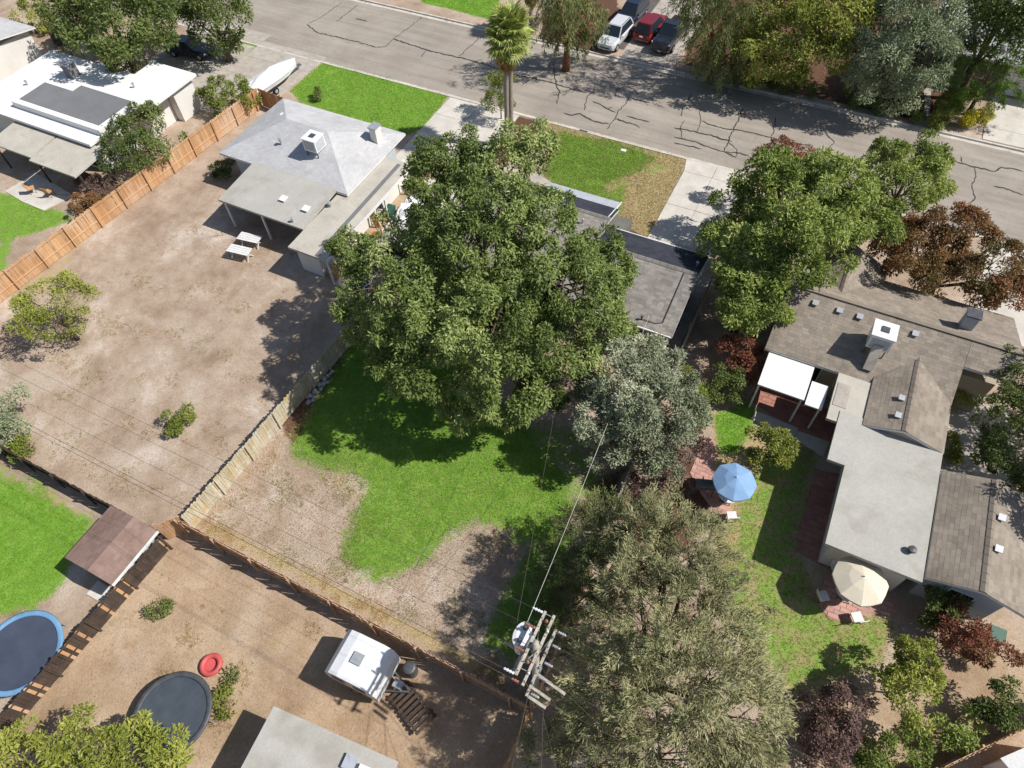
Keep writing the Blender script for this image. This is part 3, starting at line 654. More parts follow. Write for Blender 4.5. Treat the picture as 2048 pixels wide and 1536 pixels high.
# --- far-left white flat-roofed house
H3 = thing('house', 'white flat roofed house with raised grey membrane at upper left', 'house', (-53, 24, 0))
walls(H3, -60.0,-47.2, 20.6, 28.4, 2.78, stucco_w); walls(H3, -51,-46.4, 28.45, 30.7, 2.78, stucco_w)
MB().prism([(-60.6,20.1),(-46.8,20.1),(-46.8,25.4),(-46.0,25.4),(-46.0,31.1),(-50.8,31.1),(-50.8,28.9),(-60.6,28.9)], 2.8, 3.02).build('roof', roll_w, H3, world=True)
mr = MB().prism([(-56.4,21.3),(-46.7,21.3),(-46.7,25.7),(-53.2,25.7),(-53.2,24.8),(-56.4,24.8)], 3.025, 3.5).build('clerestory', roll_w, H3, world=True)
MB().prism([(-56.0,21.8),(-47.2,21.8),(-47.2,25.3),(-52.8,25.3),(-52.8,24.4),(-56.0,24.4)], 3.505, 3.53).build('membrane', roll_g, mr, world=True)
for a in ((-55.4,-50.75,17.5,20.3),(-50.55,-45.7,17.2,20.5)):
    roof_plane(H3, [(a[0],a[2],2.45),(a[1],a[2],2.45),(a[1],a[3],2.66),(a[0],a[3],2.66)], roll_t, .14, False, name='patio_roof')
for x in (-55.2,-50.65,-45.9): MB().box(x-.06,x+.06,17.6,17.72,0,2.3).build('patio_post', trim_d, H3, world=True)
for x in (-53.5,-49): window(H3, (x,20.6,1.3), 2.2, 1.9, '-y', trim_d)
c_ = MB().box(-55.8,-55.0,26.2,27.0,3.02,4.2).build('chimney', roll_g, H3, world=True); MB().box(-55.9,-54.9,26.1,27.1,4.2,4.3).build('chimney_cap', metal_g, c_, world=True)
vent(H3,-58,24,3.1); vent(H3,-49.3,27.4,3.1)
H3b = thing('house', 'pale roof corner of a house at the far left edge of the photo', 'house', (-74, 28, 0))
walls(H3b, -80,-66.5, 22, 31, 2.6, stucco_w); gable(H3b, -80.6,-66, 21.5,26.5,31.5, 2.7,3.6,2.7, sh_left)

# --- right neighbour
H4 = thing('house', 'brown shingled house at right with white flat roofed addition', 'house', (9, 24, 0))
walls(H4, 4.7,13.8,22.9,30.0,2.7,stucco_b); walls(H4,13.85,16.0,25.2,30.0,2.7,stucco_b); walls(H4,10.3,13.6,19.6,22.88,2.7,stucco_b)
roof_plane(H4, [(4.1,22.35,2.82),(13.95,22.35,2.82),(13.95,26.3,4.35),(4.1,26.3,4.35)], sh_right)
roof_plane(H4, [(13.96,24.75,3.75),(16.5,24.75,3.75),(16.5,26.3,4.35),(13.96,26.3,4.35)], sh_right)
roof_plane(H4, [(16.5,30.6,2.82),(4.1,30.6,2.82),(4.1,26.3,4.35),(16.5,26.3,4.35)], sh_right)
MB().box(4.1,16.5,26.18,26.42,4.34,4.41).build('ridge_cap', sh_right, H4, world=True)
gable(H4, 27.2, 31.6, 4.9, 7.0, 9.3, 2.95, 4.0, 2.9, sh_right, axis='y')
gable(H4, 19.3, 25.6, 9.95, 11.8, 13.95, 2.98, 3.62, 2.92, sh_right, axis='y')
gable_wall(H4, [(10.2,19.5,2.6),(13.7,19.5,2.6),(11.8,19.5,3.5)], .1, stucco_b)
MB().prism([(9.6,11.9),(13.9,11.9),(13.9,19.75),(8.75,19.75),(8.75,16.5),(9.6,16.5)], 2.75, 2.95).build('flat_roof', roll_l, H4, world=True)
MB().prism([(8.2,19.0),(8.74,19.0),(8.74,19.76),(9.93,19.76),(9.93,22.3),(8.2,22.3)], 2.7, 2.9).build('flat_roof', roll_t, H4, world=True)
walls(H4, 10.1,13.6,12.4,19.55,2.72,stucco_w)
for y in (13.6,15.4,17.2): window(H4, (10.1,y,1.45), 1.3, 1.2, '-x')
roof_plane(H4, [(4.4,20.0,2.45),(6.95,20.0,2.45),(6.95,22.3,2.66),(4.4,22.3,2.66)], roll_w, .1, False, name='awning')
roof_plane(H4, [(7.05,19.8,2.4),(7.95,19.8,2.4),(7.95,21.4,2.55),(7.05,21.4,2.55)], roll_w, .1, False, name='awning')
for x in (4.5,6.85,7.9): MB().box(x-.05,x+.05,20.1,20.2,0,2.36).build('awning_post', trim_w, H4, world=True)
window(H4,(6.4,22.9,1.3),2.0,1.9,'-y'); window(H4,(8.9,22.9,1.6),1.0,1.0,'-y')
cooler(H4, 9.5, 24.3, 4.0, 1.15, 1.0)
MB().beam((9.5,23.8,4.3),(9.5,23.0,3.1),.5,.35).build('duct', roll_t, H4, world=True)
for x in (5.8,7.15,8.25,9.75,11.2): boxvent(H4,x,25.6,4.12,.34,metal_g)
for y in (21.4,20.2): boxvent(H4,11.35,y,3.52,.3,metal_g)
ck = MB().box(13.3,13.95,27.2,27.8,3.6,5.0).build('chimney', metal_b, H4, world=True); MB().box(13.24,14.01,27.14,27.86,5.0,5.08).build('chimney_cap', metal_d, ck, world=True)
vent(H4,13.2,13.2,2.98,.12,.3,metal_d); MB().box(8.3,9.0,20.0,21.6,2.905,2.93).build('roof_patch', conc_old, H4, world=True)
H5 = thing('garage', 'brown gabled garage with pale wall right of white flat roof', 'garage', (16, 15, 0))
walls(H5, 14.4,17.6,12.75,17.7,2.75,stucco_lb)  # white wall; its bluish shade is put into the siding colour
gable(H5, 12.2, 18.3, 14.0, 16.1, 18.3, 2.95, 3.65, 2.92, sh_right, axis='y')
gable_wall(H5, [(14.35,12.7,2.7),(17.7,12.7,2.7),(16.0,12.7,3.5)], .1, stucco_lb)
for y in (16.3,14.6): boxvent(H5,16.5,y,3.6,.32,metal_g)
window(H5,(16.0,12.75,1.5),1.0,.9,'-y')

# --- across the street: garage with a white sectional door
H6 = thing('house', 'grey roofed house with white garage door across the street', 'house', (15, 63, 0))
walls(H6, 8.5,24,60.0,70,2.75,stucco_g)
gd = MB().box(14.55,19.6,59.86,59.997,.04,2.3).build('garage_door', trim_w, H6, world=True)
for i in range(4): MB().box(14.6,19.55,59.82,59.858,.08+i*.56,.08+i*.56+.5).build('panel', trim_w, gd, world=True)
for x in (9.6,12.4): window(H6,(x,60.0,1.5),1.4,1.1,'-y')
gable(H6, 7.9,24.6,59.2,64.8,70.6,2.85,4.6,2.85, sh_left)
H7 = thing('house', 'house front at the top edge behind the parked cars', 'house', (-15, 74, 0))
walls(H7, -22,-5,69.4,78,2.7,stucco_b); gable(H7,-22.6,-4.4,68.7,73.7,78.6,2.8,4.4,2.8,sh_right)

# --- shed by the slatted fence
S1 = thing('shed', 'brown roofed garden shed with pale blue wall by the slatted fence', 'shed', (-22, -3, 0))
walls(S1, -23.1,-20.85,-4.1,-1.65,2.0,stucco_lb)
roof_plane(S1, [(-23.5,-4.45,2.05),(-23.5,-1.35,2.05),(-21.6,-1.35,2.5),(-21.6,-4.45,2.5)][::-1], brown_rf, .1)
roof_plane(S1, [(-20.3,-1.35,2.1),(-20.3,-4.45,2.1),(-21.6,-4.45,2.5),(-21.6,-1.35,2.5)], brown_rf, .1)
ds = MB().box(-22.5,-21.2,-4.16,-4.103,.05,1.85).build('door', trim_d, S1, world=True); MB().box(-21.4,-21.35,-4.2,-4.162,.9,1.05).build('handle', metal_g, ds, world=True)
MB().box(-20.28,-20.2,-4.45,-1.35,1.96,2.08).build('gutter', trim_w, S1, world=True)
flatwork('shed_step', [rect(-22.6,-21.0,-5.3,-4.5)], .05, conc)

# ---------------------------------------------------------------- fences
def fence(label, p0, p1, h, mat, bw=.14, gap=.008, post_every=2.4, side=1, jit=.05, lean=.02, alt=None, cat='fence', rails=(.35,.92), skip=0.0, name='wooden_fence'):
    a = Vector(p0); b = Vector(p1); d = b-a; ln = d.length; rz = math.atan2(d.y, d.x)
    t = thing(name, label, cat, (a.x, a.y, 0), rz)
    rr = random.Random(int(ln*100)); th = .02
    mes = []
    for k in range(5):
        hh = h+rr.uniform(-jit,jit); w = bw-gap; c = .03
        m = MB(); poly = [(-w/2,0.03),(w/2,0.03),(w/2,hh-c),(w/2-c,hh),(-w/2+c,hh),(-w/2,hh-c)]
        vs = [(x,-th/2,z) for x,z in poly]+[(x,th/2,z) for x,z in poly]
        m.add(vs, [tuple(range(6)), tuple(range(11,5,-1))]+[(i,6+i,6+(i+1)%6,(i+1)%6) for i in range(6)])
        mes.append((m.mesh('board', mat), None if alt is None else m.mesh('board', alt[0])))
    n = int(ln/bw)
    for i in range(n):
        if rr.random() < skip: continue
        me, ma = rr.choice(mes)
        if ma is not None and rr.random() < alt[1]: me = ma
        link('board', me, t, (bw*(i+.5), rr.uniform(-.006,.006), rr.uniform(-.02,.01)), (rr.uniform(-lean,lean), rr.uniform(-lean,lean)*.7, rr.uniform(-.03,.03)))
    for k in range(int(ln/post_every)+1):
        x = min(k*post_every, ln-.05); MB().box(x-.045,x+.045,side*.105-.045,side*.105+.045,0,h-.02+rr.uniform(-.05,.12)).build('post', mat, t)
    for rzv in rails:
        MB().box(0,ln,side*.038-.019,side*.038+.019,h*rzv-.045,h*rzv+.045).build('rail', mat, t)
    return t
fence('brown board fence along the back of the yard below the wires', (-20.1,-.38), (.05,-.38), 1.75, wood_bk, side=-1, jit=.06)
fence('weathered yellow grey board fence along the left side of the yard', (-20.05,-.15), (-19.35,20.2), 1.6, wood_lf, side=-1, jit=.05, lean=.018)
fence('long orange stained fence between the left neighbours', (-44.15,-1.2), (-41.6,33.0), 1.8, wood_or, bw=.15, side=-1, jit=.04)
fence('short orange fence return by the hedge bush', (-41.6,33.05), (-38.4,32.8), 1.7, wood_or, bw=.15, side=1)
fence('dark board fence behind the bare left yard', (-50,-1.35), (-20.9,-1.25), 1.5, wood_dk, bw=.16, side=-1)
fence('dark fence with orange replacement slats beside the round pool', (-20.42,-1.5), (-20.95,-14.5), 1.45, wood_dk, bw=.16, side=1, alt=(wood_or,.13), jit=.08)
fence('low grey board fence along the right side of the yard', (-.12,9.2), (-.38,28.2), 1.45, wood_po, bw=.15, side=1)
fence('right boundary fence between the purple shrub and the pole', (.12,-.2), (-.1,9.1), 1.55, wood_bk, bw=.15, side=1)
fence('orange brown fence running to the bottom edge below the pole', (.1,-.55), (.0,-9), 1.6, wood_or, bw=.15, side=1)
fence('orange fence crossing the bottom right corner', (14.4,3.0), (21.5,10.6), 1.6, wood_or, bw=.15, side=1)
fence('short fence panel at the back left corner of the yard', (-20.85,-1.2), (-20.15,-.2), 1.7, wood_or, bw=.15, side=1)

# ---------------------------------------------------------------- trees
def unit(a): return a/np.maximum(np.linalg.norm(a, axis=-1, keepdims=True), 1e-6)
def leaves(pos_, dirs, nrm, ll, lw, rg, tone):
    """folded four-point leaves"""
    n = len(pos_); d = unit(dirs); sd = unit(np.cross(d, nrm)); up = np.cross(sd, d)
    l = (ll*rg.uniform(.65,1.25,n))[:,None]; w = (lw*rg.uniform(.7,1.25,n))[:,None]
    b = pos_; t = pos_+d*l; c = pos_+d*l*.45+up*w*.18
    V = np.stack([b, c+sd*w*.5, t-up*l*.08, c-sd*w*.5], 1).reshape(-1,3)
    i = np.arange(n)*4
    F = np.stack([np.stack([i,i+1,i+2],1), np.stack([i,i+2,i+3],1)],1).reshape(-1,3)
    return V, F, np.repeat(tone, 2)
def fbm(P, rg, f0=1.0, oc=4):
    out = np.zeros(len(P)); a = 1.0; tot = 0
    for o in range(oc):
        for k in range(4):
            d = rg.normal(size=P.shape[1]); d /= np.linalg.norm(d); out += a*np.sin(P@d*f0*(2**o)*rg.uniform(.8,1.25)+rg.uniform(0,6.28)); tot += a*a*.5
        a *= .6
    return out/np.sqrt(tot)
def crown(lobes, rg, dens, per, clump, ll, lw, droop=.2, spray=0.0, axis_down=0.0, under=.35, inner=.12):
    C = np.array([l[:3] for l in lobes]); Rr = np.array([l[3] for l in lobes])
    cs, ds = [], []
    for i in range(len(C)):
        n = int(4*math.pi*Rr[i]**2*dens)
        d = unit(rg.normal(size=(n,3)))
        keep = (d[:,2] > -.35) | (rg.random(n) < under); d = d[keep]; n = len(d)
        ph = rg.uniform(0,6.28,3)
        bumpy = 1+.13*np.sin(d[:,0]*5+ph[0])*np.sin(d[:,1]*5+ph[1])+.1*np.sin(d[:,2]*7+ph[2]+d[:,0]*4)
        r = Rr[i]*bumpy*np.where(rg.random(n) < .78, rg.uniform(.84,1.06,n), rg.uniform(.4,.9,n)); spr = rg.random(n) < .1; r = np.where(spr, Rr[i]*bumpy*rg.uniform(1.05,1.06+.14/Rr[i]+.06,n), r)
        sq = np.array([1,1,.88]); p = C[i]+d*r[:,None]*sq
        q = np.linalg.norm(p[:,None]-C[None], axis=2)/Rr[None]; q[:,i] = 9
        keep = (q.min(1) > .82) | (rg.random(n) < inner)
        cs.append(p[keep]); ds.append(d[keep])
    c = np.concatenate(cs); d = np.concatenate(ds); m = len(c)
    gap = fbm(c, rg, 1.3, 2); kp = (gap > -1.05) | (rg.random(len(c)) < .35); c = c[kp]; d = d[kp]; m = len(c)
    cen = C.mean(0); d = unit(d+.5*unit(c-cen))
    ct = rg.random(m)
    n = m*per; ci = np.repeat(np.arange(m), per); out = d[ci]
    if spray > 0:
        ax = unit(out*(1-axis_down)+np.array([0,0,-1])*axis_down+rg.normal(size=(m,3))[ci]*.35)
        t = rg.random(n); L_ = spray*rg.uniform(.5,1.2,m)[ci]
        side = unit(np.cross(ax, np.array([0,0,1.])+.3*rg.normal(size=(m,3))[ci]))
        u = rg.uniform(-1,1,n)[:,None]
        off = ax*(t*L_)[:,None]+side*(u*(1-t[:,None])*spray*.28)+rg.normal(size=(n,3))*clump*.25
        off[:,2] -= (t*L_)**2*.25*droop
        P = c[ci]+off; D = ax*.8+side*u*.7+rg.normal(size=(n,3))*.25+np.array([0,0,-droop*.4])
    else:
        sc_ = (rg.uniform(.6,1.25,m))[ci][:,None]
        e = unit(rg.normal(size=(n,3))+out*.75+np.array([0,0,.35])); rr_ = np.where(rg.random(n) < .7, rg.uniform(.75,1.08,n), rg.uniform(.3,.9,n))[:,None]
        P = c[ci]-out*clump*.35+e*clump*rr_*sc_*np.array([1,1,.85])
        D = e*.5+rg.normal(size=(n,3))*.6+np.array([0,0,-droop]); out = e
    N = out*.7+np.array([0,0,.6])+rg.normal(size=(n,3))*.5
    lo_ = fbm(c, rg, .9, 3)
    tone = np.clip(.38*ct[ci]+.4*rg.random(n)+.11+.13*lo_[ci], 0, 1)
    return leaves(P, D, N, ll, lw, rg, tone), c
def tree(name, label, lobes, leaf, bk=bark, size=(.26,.10), dens=1.5, per=44, clump=.5, droop=.2, spray=0., down=0., base=None, tr=.2, cat='tree', group=None, seed=None, under=.35, inner=.12, px=True, limbs=True):
    rg = np.random.default_rng(seed if seed is not None else abs(hash(label)) % 99991 if False else sum(ord(ch)*(i+1) for i, ch in enumerate(label)) % 99991)
    W = [(*G(l[0], l[1], l[2]), l[3]) for l in lobes] if px else lobes
    if base is None:
        w = np.array([l[3]**2 for l in W]); cxy = (np.array([l[:2] for l in W])*w[:,None]).sum(0)/w.sum(); base = (float(cxy[0]), float(cxy[1]))
    t = thing(name, label, cat, (base[0], base[1], 0), group=group)
    o = np.array([base[0], base[1], 0])
    Wl = [(l[0]-o[0], l[1]-o[1], l[2], l[3]) for l in W]
    (V, F, T), cc = crown(Wl, rg, dens, per, clump, size[0], size[1], droop, spray, down, under, inner)
    me = arr_mesh('crown', V, F, leaf, {'tone': T}); link('crown', me, t)
    # trunk, limbs and branches
    zt = max(l[2] for l in Wl); z0 = min(l[2]-l[3]*.5 for l in Wl)
    fork = max(.25, min(zt*.35, max(z0, .3)))
    tb = MB(); mc = np.mean([l[:2] for l in Wl], 0)*.35
    tp = [(0,0,-.05),(mc[0]*.1,mc[1]*.1,fork*.5),(mc[0]*.4,mc[1]*.4,fork),(mc[0],mc[1],fork+(zt-fork)*.5),(mc[0]*1.4,mc[1]*1.4,zt*.97)]
    tb.tube(tp, [tr*1.25,tr,tr*.85,tr*.5,tr*.15], 9)
    if limbs:
        for l in Wl:
            e = Vector(l[:3]); s = Vector((mc[0]*.4,mc[1]*.4,fork)); mid = s.lerp(e,.5)+Vector((0,0,.12*(e-s).length))
            r = tr*.42
            tb.tube([s,mid,e], [r,r*.75,r*.35], 6)
            near = cc[np.linalg.norm(cc-np.array(l[:3]),axis=1) < l[3]*1.1]
            if len(near):
                for p in near[rg.choice(len(near), min(9,len(near)), replace=False)]:
                    a = mid.lerp(e, rg.uniform(.4,1)); p = Vector(p); tb.tube([a, a.lerp(p,.55)+Vector((0,0,.1)), p], [r*.32,r*.2,r*.07], 5)
    tb.build('trunk', bk, t, smooth=True)
    return t
lf_big  = leafmat('ash_leaf', L(62,78,34), L(126,144,76), L(184,194,126))
lf_grey = leafmat('grey_green_leaf', L(96,104,82), L(152,160,130), L(204,206,178), .2)
lf_con  = leafmat('juniper_needle', L(96,100,70), L(150,150,110), L(200,196,152), .2, .2, .7)
lf_jun  = leafmat('dark_juniper_needle', L(64,76,46), L(104,114,72), L(164,164,112), .2, .2, .7)
lf_grn  = leafmat('bright_green_leaf', L(92,110,46), L(144,160,80), L(192,202,120))
lf_brn  = leafmat('bronze_leaf', L(84,88,44), L(140,104,68), L(172,112,80))
lf_redb = leafmat('red_brown_leaf', L(116,69,51,1.0), L(147,89,67,1.0), L(170,109,82,1.0))
lf_yg   = leafmat('yellow_green_leaf', L(96,108,42), L(146,154,68), L(190,192,100))
lf_dkg  = leafmat('deep_green_leaf', L(66,84,38), L(102,118,60), L(142,152,90))
lf_ced  = leafmat('cedar_needle', L(72,84,46), L(124,134,82), L(178,180,126), .2, .2, .7)
lf_oliv = leafmat('olive_leaf', L(103,118,87,1.0), L(145,156,120,1.0), L(179,185,152,1.0), .2)
lf_pine = leafmat('pine_needle', L(73,103,42,1.0), L(109,138,60,1.0), L(150,170,87,1.0), .2, .2, .7)
lf_yel  = leafmat('yellow_leaf', L(168,156,33,1.0), L(208,197,49,1.0), L(235,224,78,1.0))
lf_red  = leafmat('red_leaf', L(104,66,48), L(152,90,76), L(142,126,82))
lf_pur  = leafmat('purple_grey_leaf', L(98,73,73,1.0), L(129,103,98,1.0), L(145,125,112,1.0))
lf_bush = leafmat('hedge_leaf', L(94,109,40,1.0), L(129,141,60,1.0), L(161,165,85,1.0))

tree('shade_tree', 'huge broad leafy tree in the middle of the yard', [
  (955,555,7.0,3.6),(785,565,7,2.7),(765,640,6,2.3),(850,715,6,2.5),(1000,745,5.5,2.5),(1110,690,5.6,2.2),(1175,605,6.6,2.4),(1190,515,7.4,1.6),(1080,450,8.8,2.1),
  (890,430,9.2,2.2),(870,345,9.6,1.7),(1005,330,10.2,1.9),(1062,300,10.2,1.3),(770,490,7.6,1.4),(965,450,10.2,2.9),(1130,560,8.4,2.3),(820,600,8.2,2.5),(985,665,8.0,2.6),
  (1220,560,6,1.2),(920,290,10.4,1.0),(1080,270,10.2,.7),(700,500,6.6,1.2),(1060,790,4.2,1.5),(930,790,4.6,1.5),(1100,770,3.6,1.2),(1210,650,5,1.3),(720,650,5.2,1.3),(790,720,5,1.3)],
  lf_big, size=(.24,.10), dens=0.95, per=185, clump=0.56, droop=.45, base=(-10.3,16.6), tr=.42, under=.45)
tree('grey_leaved_tree', 'grey green leathery leaved tree beside the right fence of the yard', [
  (1230,745,4.6,1.75),(1320,745,4.6,1.5),(1195,850,3.8,1.4),(1345,830,4.2,1.5),(1270,800,5,1.8),(1222,895,3.0,1.15),(1320,895,3.0,1.15),(1265,860,4.2,1.2),(1290,705,4.2,1.0),(1180,800,3.6,.8),(1360,770,3.8,.9)],
  lf_grey, size=(.2,.075), dens=1.5, per=190, clump=0.5, droop=-.1, base=(-1.15,14.2), tr=.2)
tree('juniper_tree', 'feathery juniper leaning over the yard above the utility pole', [
  (1190,1080,4.2,1.5),(1160,1160,3.6,1.25),(1230,1150,4.6,1.6),(1140,1220,2.8,.9),(1215,1045,3.4,1.0),(1180,1250,3.4,1.2),(1260,1080,4.6,1.4),(1130,1130,3.0,.9),(1110,1180,2.6,.7)],
  lf_jun, size=(.2,.035), dens=4.42, per=60, clump=.25, spray=.8, droop=.3, tr=.15, base=(.9,6.0), inner=.4)
tree('juniper_tree', 'massive olive grey conifer filling the bottom right of centre', [
  (1325,1095,6.0,1.8),(1385,1110,6.0,1.5),(1250,1050,4.6,1.0),(1285,1230,6.6,2.0),(1370,1250,7.6,2.4),(1430,1300,6.0,1.4),(1270,1390,6.2,2.1),(1385,1400,7.2,2.5),(1200,1480,4.8,1.7),(1320,1520,6.4,2.3),(1475,1440,5.0,1.4),(1110,1530,3.6,1.2),(1450,1530,5,1.6),(1340,1040,4.6,.9),(1190,1380,4.6,1.3)],
  lf_con, size=(.24,.045), dens=3.4, per=64, clump=.3, spray=.8, droop=.5, tr=.25, inner=.45)
tree('street_tree', 'broad bright green tree overhanging the front driveway', [
  (1480,430,4.6,1.9),(1560,400,6.2,2.2),(1650,415,6.8,2.6),(1600,490,6.2,2.6),(1720,440,5.6,2.0),(1500,520,5.2,1.9),(1440,470,4,1.3),(1550,345,5.6,1.5),(1640,350,5.8,1.5),(1700,380,5.6,1.5)],
  lf_grn, size=(.28,.11), dens=0.63, per=213, clump=0.68, droop=.25, base=(2.6,32.5), inner=.45, under=.5, tr=.3)
tree('round_green_tree', 'rounded green tree between the shingled house and red shrub', [(1480,600,3.8,1.7),(1530,620,3.6,1.5),(1510,560,4.4,1.7),(1450,570,3.2,1.2),(1430,540,2.8,1.0),(1560,570,3.6,1.2)],
  lf_grn, size=(.26,.10), dens=0.71, per=203, clump=0.61, inner=.45, under=.5, tr=.2)
tree('light_green_tree', 'light green round tree at the kerb right of the bronze treetop', [(1790,345,4.4,1.7),(1860,355,4,1.5),(1760,315,4.4,1.3),(1840,315,4.4,1.4),(1810,390,3.4,1.5),(1880,340,3.2,1.0)],
  lf_grn, size=(.24,.10), dens=0.80, per=203, clump=0.57, inner=.45, under=.5, tr=.18)
tree('bronze_tree', 'small red brown treetop at the kerb above the green tree', [(1560,292,4.6,.9),(1598,310,4.3,.9),(1535,315,4,.8),(1580,330,3.8,1.1)], lf_redb, size=(.16,.07), dens=1.26, per=144, clump=0.41, tr=.1)
tree('bronze_tree', 'wide bronze and olive tree in front of the brown house', [(1830,505,4.4,1.9),(1915,470,5,1.9),(1985,535,4.4,1.9),(1885,550,3.8,1.7),(2030,575,3.6,1.3),(1780,500,3.6,1.1),(1860,450,4.4,1.3),(1960,580,3,1.2)],
  lf_brn, size=(.22,.09), dens=0.80, per=230, clump=0.57, inner=.4, tr=.2)
tree('yard_tree', 'small yellow green tree in the bare left yard by the orange fence', [(75,630,2.8,1.35),(135,595,3.2,1.35),(120,655,2.4,1.2),(165,640,2.2,.7),(60,600,2.6,.9)], lf_yg, size=(.2,.08), dens=0.92, per=136, clump=0.54, tr=.12)
tree('dark_shrub', 'grey green shrub cut by the left edge of the photo', [(0,800,2,1.3),(-10,850,1.6,1.2),(25,860,1.2,.8)], lf_oliv, size=(.2,.07), dens=0.92, per=136, clump=0.54, tr=.1, cat='shrub')
tree('large_tree', 'large dark green tree behind the white flat roof', [(150,50,4.6,2.6),(225,55,6,3.2),(295,55,5,2.7),(265,110,3.4,2.0),(195,0,6,2.9),(320,20,4.4,2.0),(140,10,4.6,2.2)], lf_dkg, size=(.38,.16), dens=0.38, per=151, clump=0.94, tr=.35)
tree('kerb_tree', 'dense dark green tree at the kerb beside the dark parked car', [(430,25,4.6,2.4),(400,50,3.4,1.8),(462,40,3.4,1.6),(430,70,2.4,1.6)], lf_dkg, size=(.34,.14), dens=0.46, per=151, clump=0.81, tr=.3)
tree('yellow_bush', 'yellow green bush in the top left corner', [(60,30,1.6,1.5),(35,50,1.2,1.2),(85,45,1.0,1.0)], lf_yg, size=(.24,.1), dens=0.76, per=129, clump=0.54, tr=.1, cat='shrub')
tree('hedge_bush', 'rounded olive hedge bush at the end of the orange fence', [(440,185,1.5,1.5),(490,190,1.4,1.3),(465,215,1.0,1.4)], lf_bush, size=(.2,.09), dens=0.84, per=136, clump=0.47, tr=.1, cat='shrub')
tree('garden_tree', 'bushy green tree between the white roof and the orange fence', [(265,255,2.8,1.7),(305,245,2.6,1.5),(245,315,2.4,1.5),(285,300,2.6,1.5),(335,270,1.8,1.2),(270,215,2.6,1.0)], lf_dkg, size=(.24,.1), dens=0.80, per=144, clump=0.61, tr=.15)
tree('leafy_tree', 'yellow green treetop at the bottom left corner', [(70,1500,3.6,1.3),(130,1470,3.8,1.1),(180,1510,3.6,1.1),(40,1540,3,1.3)], lf_yg, size=(.22,.09), dens=0.92, per=144, clump=0.54, tr=.15)
tree('leafy_tree', 'yellow green treetop overlapping the dark trampoline at the bottom', [(285,1500,3,1.0),(330,1510,3,.95),(300,1545,2.6,1.1),(250,1530,2.6,.8)], lf_yg, size=(.22,.09), dens=1.01, per=144, clump=0.51, tr=.12)
tree('slender_tree', 'small olive leaved tree next to the palm trunks at the kerb', [(1000,180,2.5,.95),(985,205,2.0,.85),(1012,160,3.0,.7),(1018,205,2.0,.7),(990,160,2.8,.6)], lf_bush, size=(.16,.06), dens=1.9, per=108, clump=0.43, tr=.05)
# across the street
tree('weeping_cedar', 'weeping cedar beside the silver car across the street', [(1115,20,5.4,1.9),(1165,15,5.6,1.6),(1140,60,3.2,1.4),(1185,45,3.2,1.0),(1100,45,3.4,1.2),(1130,-35,8,2.0),(1160,75,2.2,.9)], lf_ced, bark_r, size=(.3,.06), dens=2.04, per=54, clump=.3, spray=1.3, down=.72, droop=.8, tr=.3)
tree('weeping_cedar', 'weeping cedar over the black pickup across the street', [(1410,-35,8.2,2.6),(1470,-30,8,2.6),(1425,40,5.8,2.1),(1465,70,4.2,2.0),(1415,105,2.8,1.1),(1450,110,2.6,1.5),(1400,5,5.4,1.6),(1485,30,5,1.8),(1490,95,3,1.4),(1430,125,1.8,1.4),(1470,130,1.8,1.4)], lf_ced, bark_r, size=(.3,.06), dens=2.04, per=54, clump=.3, spray=1.4, down=.74, droop=.8, tr=.3)
tree('yellow_green_tree', 'yellowish green tree across the street between cedar and olive', [(1535,90,4.3,2.6),(1615,75,5.3,3.0),(1675,20,6.5,2.4),(1560,30,6.0,2.6),(1590,120,3.0,2.0),(1525,135,2.1,1.6),(1660,90,4.3,2.2),(1640,0,6.9,2.4)], lf_yg, size=(.32,.14), dens=0.42, per=144, clump=0.88, inner=.4, tr=.25, base=(-.8,56.2))
tree('olive_tree', 'big grey green olive tree across the street', [(1800,60,6.4,3.0),(1755,120,4.8,2.5),(1855,130,4.8,2.3),(1835,15,7.5,2.7),(1735,60,5.8,2.3),(1805,170,2.8,2.2),(1880,80,5.4,2.0),(1770,160,3.0,1.8)], lf_oliv, size=(.32,.1), dens=0.46, per=172, clump=0.81, inner=.4, tr=.3, base=(6.6,57.0))
tree('pine_tree', 'feathery green pine by the white garage door', [(1955,160,3.0,1.6),(2005,150,3.6,1.6),(1925,150,3.2,1.1),(1980,110,4.6,1.5),(2040,165,3.2,1.2)], lf_pine, size=(.3,.05), dens=2.89, per=50, clump=.3, spray=1.0, droop=.3, tr=.16)
tree('dark_tree', 'dark green tree in the top right corner', [(1985,35,6.7,2.6),(2045,55,6.7,2.4),(1940,20,6.0,1.8),(2030,5,7.8,2.4)], lf_dkg, size=(.34,.13), dens=0.42, per=151, clump=0.88, inner=.4, tr=.28)
tree('shade_tree', 'tall tree beyond the right edge shading the side path', [(20.6,22.4,5.6,2.5),(20.2,19.4,5.0,2.2),(21.8,25,5.2,2.4)], lf_dkg, size=(.28,.11), dens=.7, per=150, clump=.65, tr=.25, px=False)
